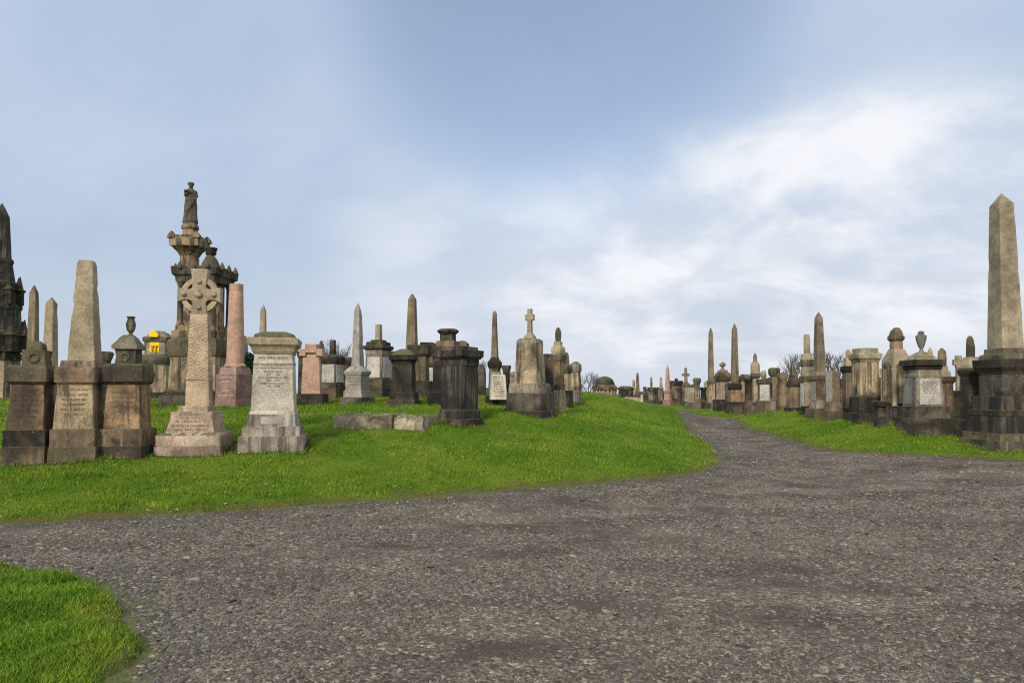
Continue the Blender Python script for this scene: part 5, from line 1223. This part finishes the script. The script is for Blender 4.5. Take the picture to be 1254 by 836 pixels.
X, Y, Z = at(308, 470, 24); z0 = tz(X, Y)
root = thing('ivy_shrub', 'dark green ivy bush between the pink column and the pale inscribed pedestal', 'shrub', (X, Y, z0))
n = 5200; d = RNG.normal(0, 1, (n, 3)); d /= np.linalg.norm(d, axis=1)[:, None]
hh = at(308, 432, 24)[2]-z0
rad = RNG.uniform(.55, 1, n)**.5*(1+.28*fbm(d[:, 0]*2.2+5, d[:, 2]*2.2, 3, 2))
P = d*rad[:, None]*np.array([.38, .38, hh*.52]); P[:, 2] += hh*.5
s_ = RNG.uniform(.025, .05, n); A = RNG.normal(0, 1, (n, 3)); A /= np.linalg.norm(A, axis=1)[:, None]; B = np.cross(A, d); B /= np.linalg.norm(B, axis=1)[:, None]+1e-9
co = np.stack([P-A*s_[:, None], P+B*s_[:, None]*.7, P+A*s_[:, None], P-B*s_[:, None]*.7], 1).reshape(-1, 3)
o = rawmesh('foliage', co, (np.arange(n)[:, None]*4+np.arange(4)[None]), 4, MT['leaf']); del o['kind']; o.parent = root
v, f = loft([(.06, -.3), (.05, hh*.6), (.01, hh*.9)], 8, rough=.01); link('stem', v, f, 'bark', root)

# ------------------------------------------------------------------ sky and light
SUN_EL, SUN_AZ = R(34), R(200)          # behind the camera, to the left (azimuth clockwise from +Y)
to_sun = Vector((math.sin(SUN_AZ)*math.cos(SUN_EL), math.cos(SUN_AZ)*math.cos(SUN_EL), math.sin(SUN_EL)))
L_ = bpy.data.lights.new('sun', 'SUN'); L_.energy = 2.9; L_.angle = R(10); L_.color = (1, .95, .87)
so = bpy.data.objects.new('sun', L_); COL.objects.link(so); so.rotation_mode = 'QUATERNION'; so.rotation_quaternion = (-to_sun).to_track_quat('-Z', 'Y')
so.location = to_sun*200

w = bpy.data.worlds.new('World'); S.world = w; w.use_nodes = True
nt = w.node_tree; nt.nodes.clear(); k = NB(nt)
out = k.n('ShaderNodeOutputWorld')
sky = k.n('ShaderNodeTexSky', sky_type='NISHITA'); sky.sun_disc = False; sky.sun_elevation = SUN_EL; sky.sun_rotation = SUN_AZ; sky.air_density = 1.0; sky.dust_density = 1.5
bg1 = k.n('ShaderNodeBackground'); k.l(sky.outputs[0], bg1.inputs[0]); bg1.inputs[1].default_value = .135
tc = k.n('ShaderNodeTexCoord').outputs['Generated']
nrm = k.n('ShaderNodeVectorMath', operation='NORMALIZE'); k.l(tc, nrm.inputs[0]); d = nrm.outputs[0]
sx = k.n('ShaderNodeSeparateXYZ'); k.l(d, sx.inputs[0]); el = sx.outputs[2]
# cloud layer: direction projected onto a high flat deck
den = k.math('ADD', k.math('MAXIMUM', el, 0.0), .4)
cv = k.n('ShaderNodeCombineXYZ'); k.l(k.math('DIVIDE', sx.outputs[0], den), cv.inputs[0]); k.l(k.math('DIVIDE', sx.outputs[1], den), cv.inputs[1])
P_ = cv.outputs[0]
def lobe(px, py, ang):
    u = (px-627)/F; v_ = (418-py+SH)/F; c = Vector((u, cp-v_*sp, sp+v_*cp)).normalized()
    dt = k.n('ShaderNodeVectorMath', operation='DOT_PRODUCT'); k.l(d, dt.inputs[0]); dt.inputs[1].default_value = c
    return k.ramp(dt.outputs['Value'], math.cos(R(ang)), 1.0)
n1 = k.noise(P_, 1.0, 7, .52, .5); n2 = k.noise(P_, 2.6, 8, .6, .3); n3 = k.noise(k.mapping(P_, (1.2, 3.0, 1)), 1.5, 6, .55, .4)
grey = (.50,.575,.70); white = (.86,.87,.895); slate = (.40,.47,.58)
base = k.mix(k.ramp(n1, .35, .68), (.39,.495,.66), (.53,.615,.75))
base = k.mix(k.ramp(el, .0, .30, .75, 0), base, (.57,.62,.69))
base = k.mix(k.math('MULTIPLY', k.ramp(n3, .5, .72), .3), base, slate)
# bright broken cloud to the right
br = k.math('ADD', lobe(960, 270, 19), k.math('MULTIPLY', lobe(790, 315, 15), .6))
br = k.math('ADD', br, k.math('MULTIPLY', lobe(1160, 235, 15), .65))
br = k.math('ADD', br, k.math('MULTIPLY', lobe(560, 335, 15), .45))
br = k.math('MULTIPLY', br, k.ramp(el, .44, .27))
n4 = k.noise(k.mapping(P_, (1.0, 1.4, 1)), 2.4, 8, .58, .6)
brk = k.math('ADD', k.math('MULTIPLY', k.ramp(k.math('ADD', k.math('MULTIPLY', n2, .5), k.math('MULTIPLY', n4, .5)), .40, .60), .72), .28)
brm = k.math('MULTIPLY', k.ramp(br, .0, .95), brk)
col = k.mix(k.math('MULTIPLY', brm, .9), base, white)
low = k.math('MULTIPLY', lobe(980, 430, 13), k.ramp(n3, .35, .65)); col = k.mix(k.math('MULTIPLY', low, .55), col, (.50,.57,.66))
# overcast gets brighter overhead
up = k.ramp(el, .55, .95); col = k.mix(up, col, (1.35,1.45,1.6))
bk = k.ramp(sx.outputs[1], .1, -.6); col = k.mix(k.math('MULTIPLY', bk, .6), col, (.85,.85,.86))
bg2 = k.n('ShaderNodeBackground'); k.l(col, bg2.inputs[0]); bg2.inputs[1].default_value = 1.0
# gaps of open blue near the top of the view
gap = k.math('MAXIMUM', k.math('MULTIPLY', lobe(690, -30, 24), 1.0), k.math('MULTIPLY', lobe(900, 30, 16), .35))
gm = k.ramp(k.math('ADD', gap, k.math('MULTIPLY', k.math('SUBTRACT', n1, .5), 1.2)), .15, 1.05)
mx = k.n('ShaderNodeMixShader'); k.l(k.math('MULTIPLY', gm, .62), mx.inputs[0]); k.l(bg2.outputs[0], mx.inputs[1]); k.l(bg1.outputs[0], mx.inputs[2])
k.l(mx.outputs[0], out.inputs[0])

S.view_settings.view_transform = 'Standard'; S.view_settings.look = 'None'; S.view_settings.exposure = 0.15; S.view_settings.gamma = 1
S.view_settings.use_curve_mapping = False
S.cycles.use_denoising = False; S.cycles.filter_width = 1.15
S.cycles.max_bounces = 5; S.cycles.diffuse_bounces = 3; S.cycles.glossy_bounces = 2; S.cycles.transmission_bounces = 2
for rp in REPORT:
    pass
print('monuments', len(REPORT), [rp for rp in REPORT])
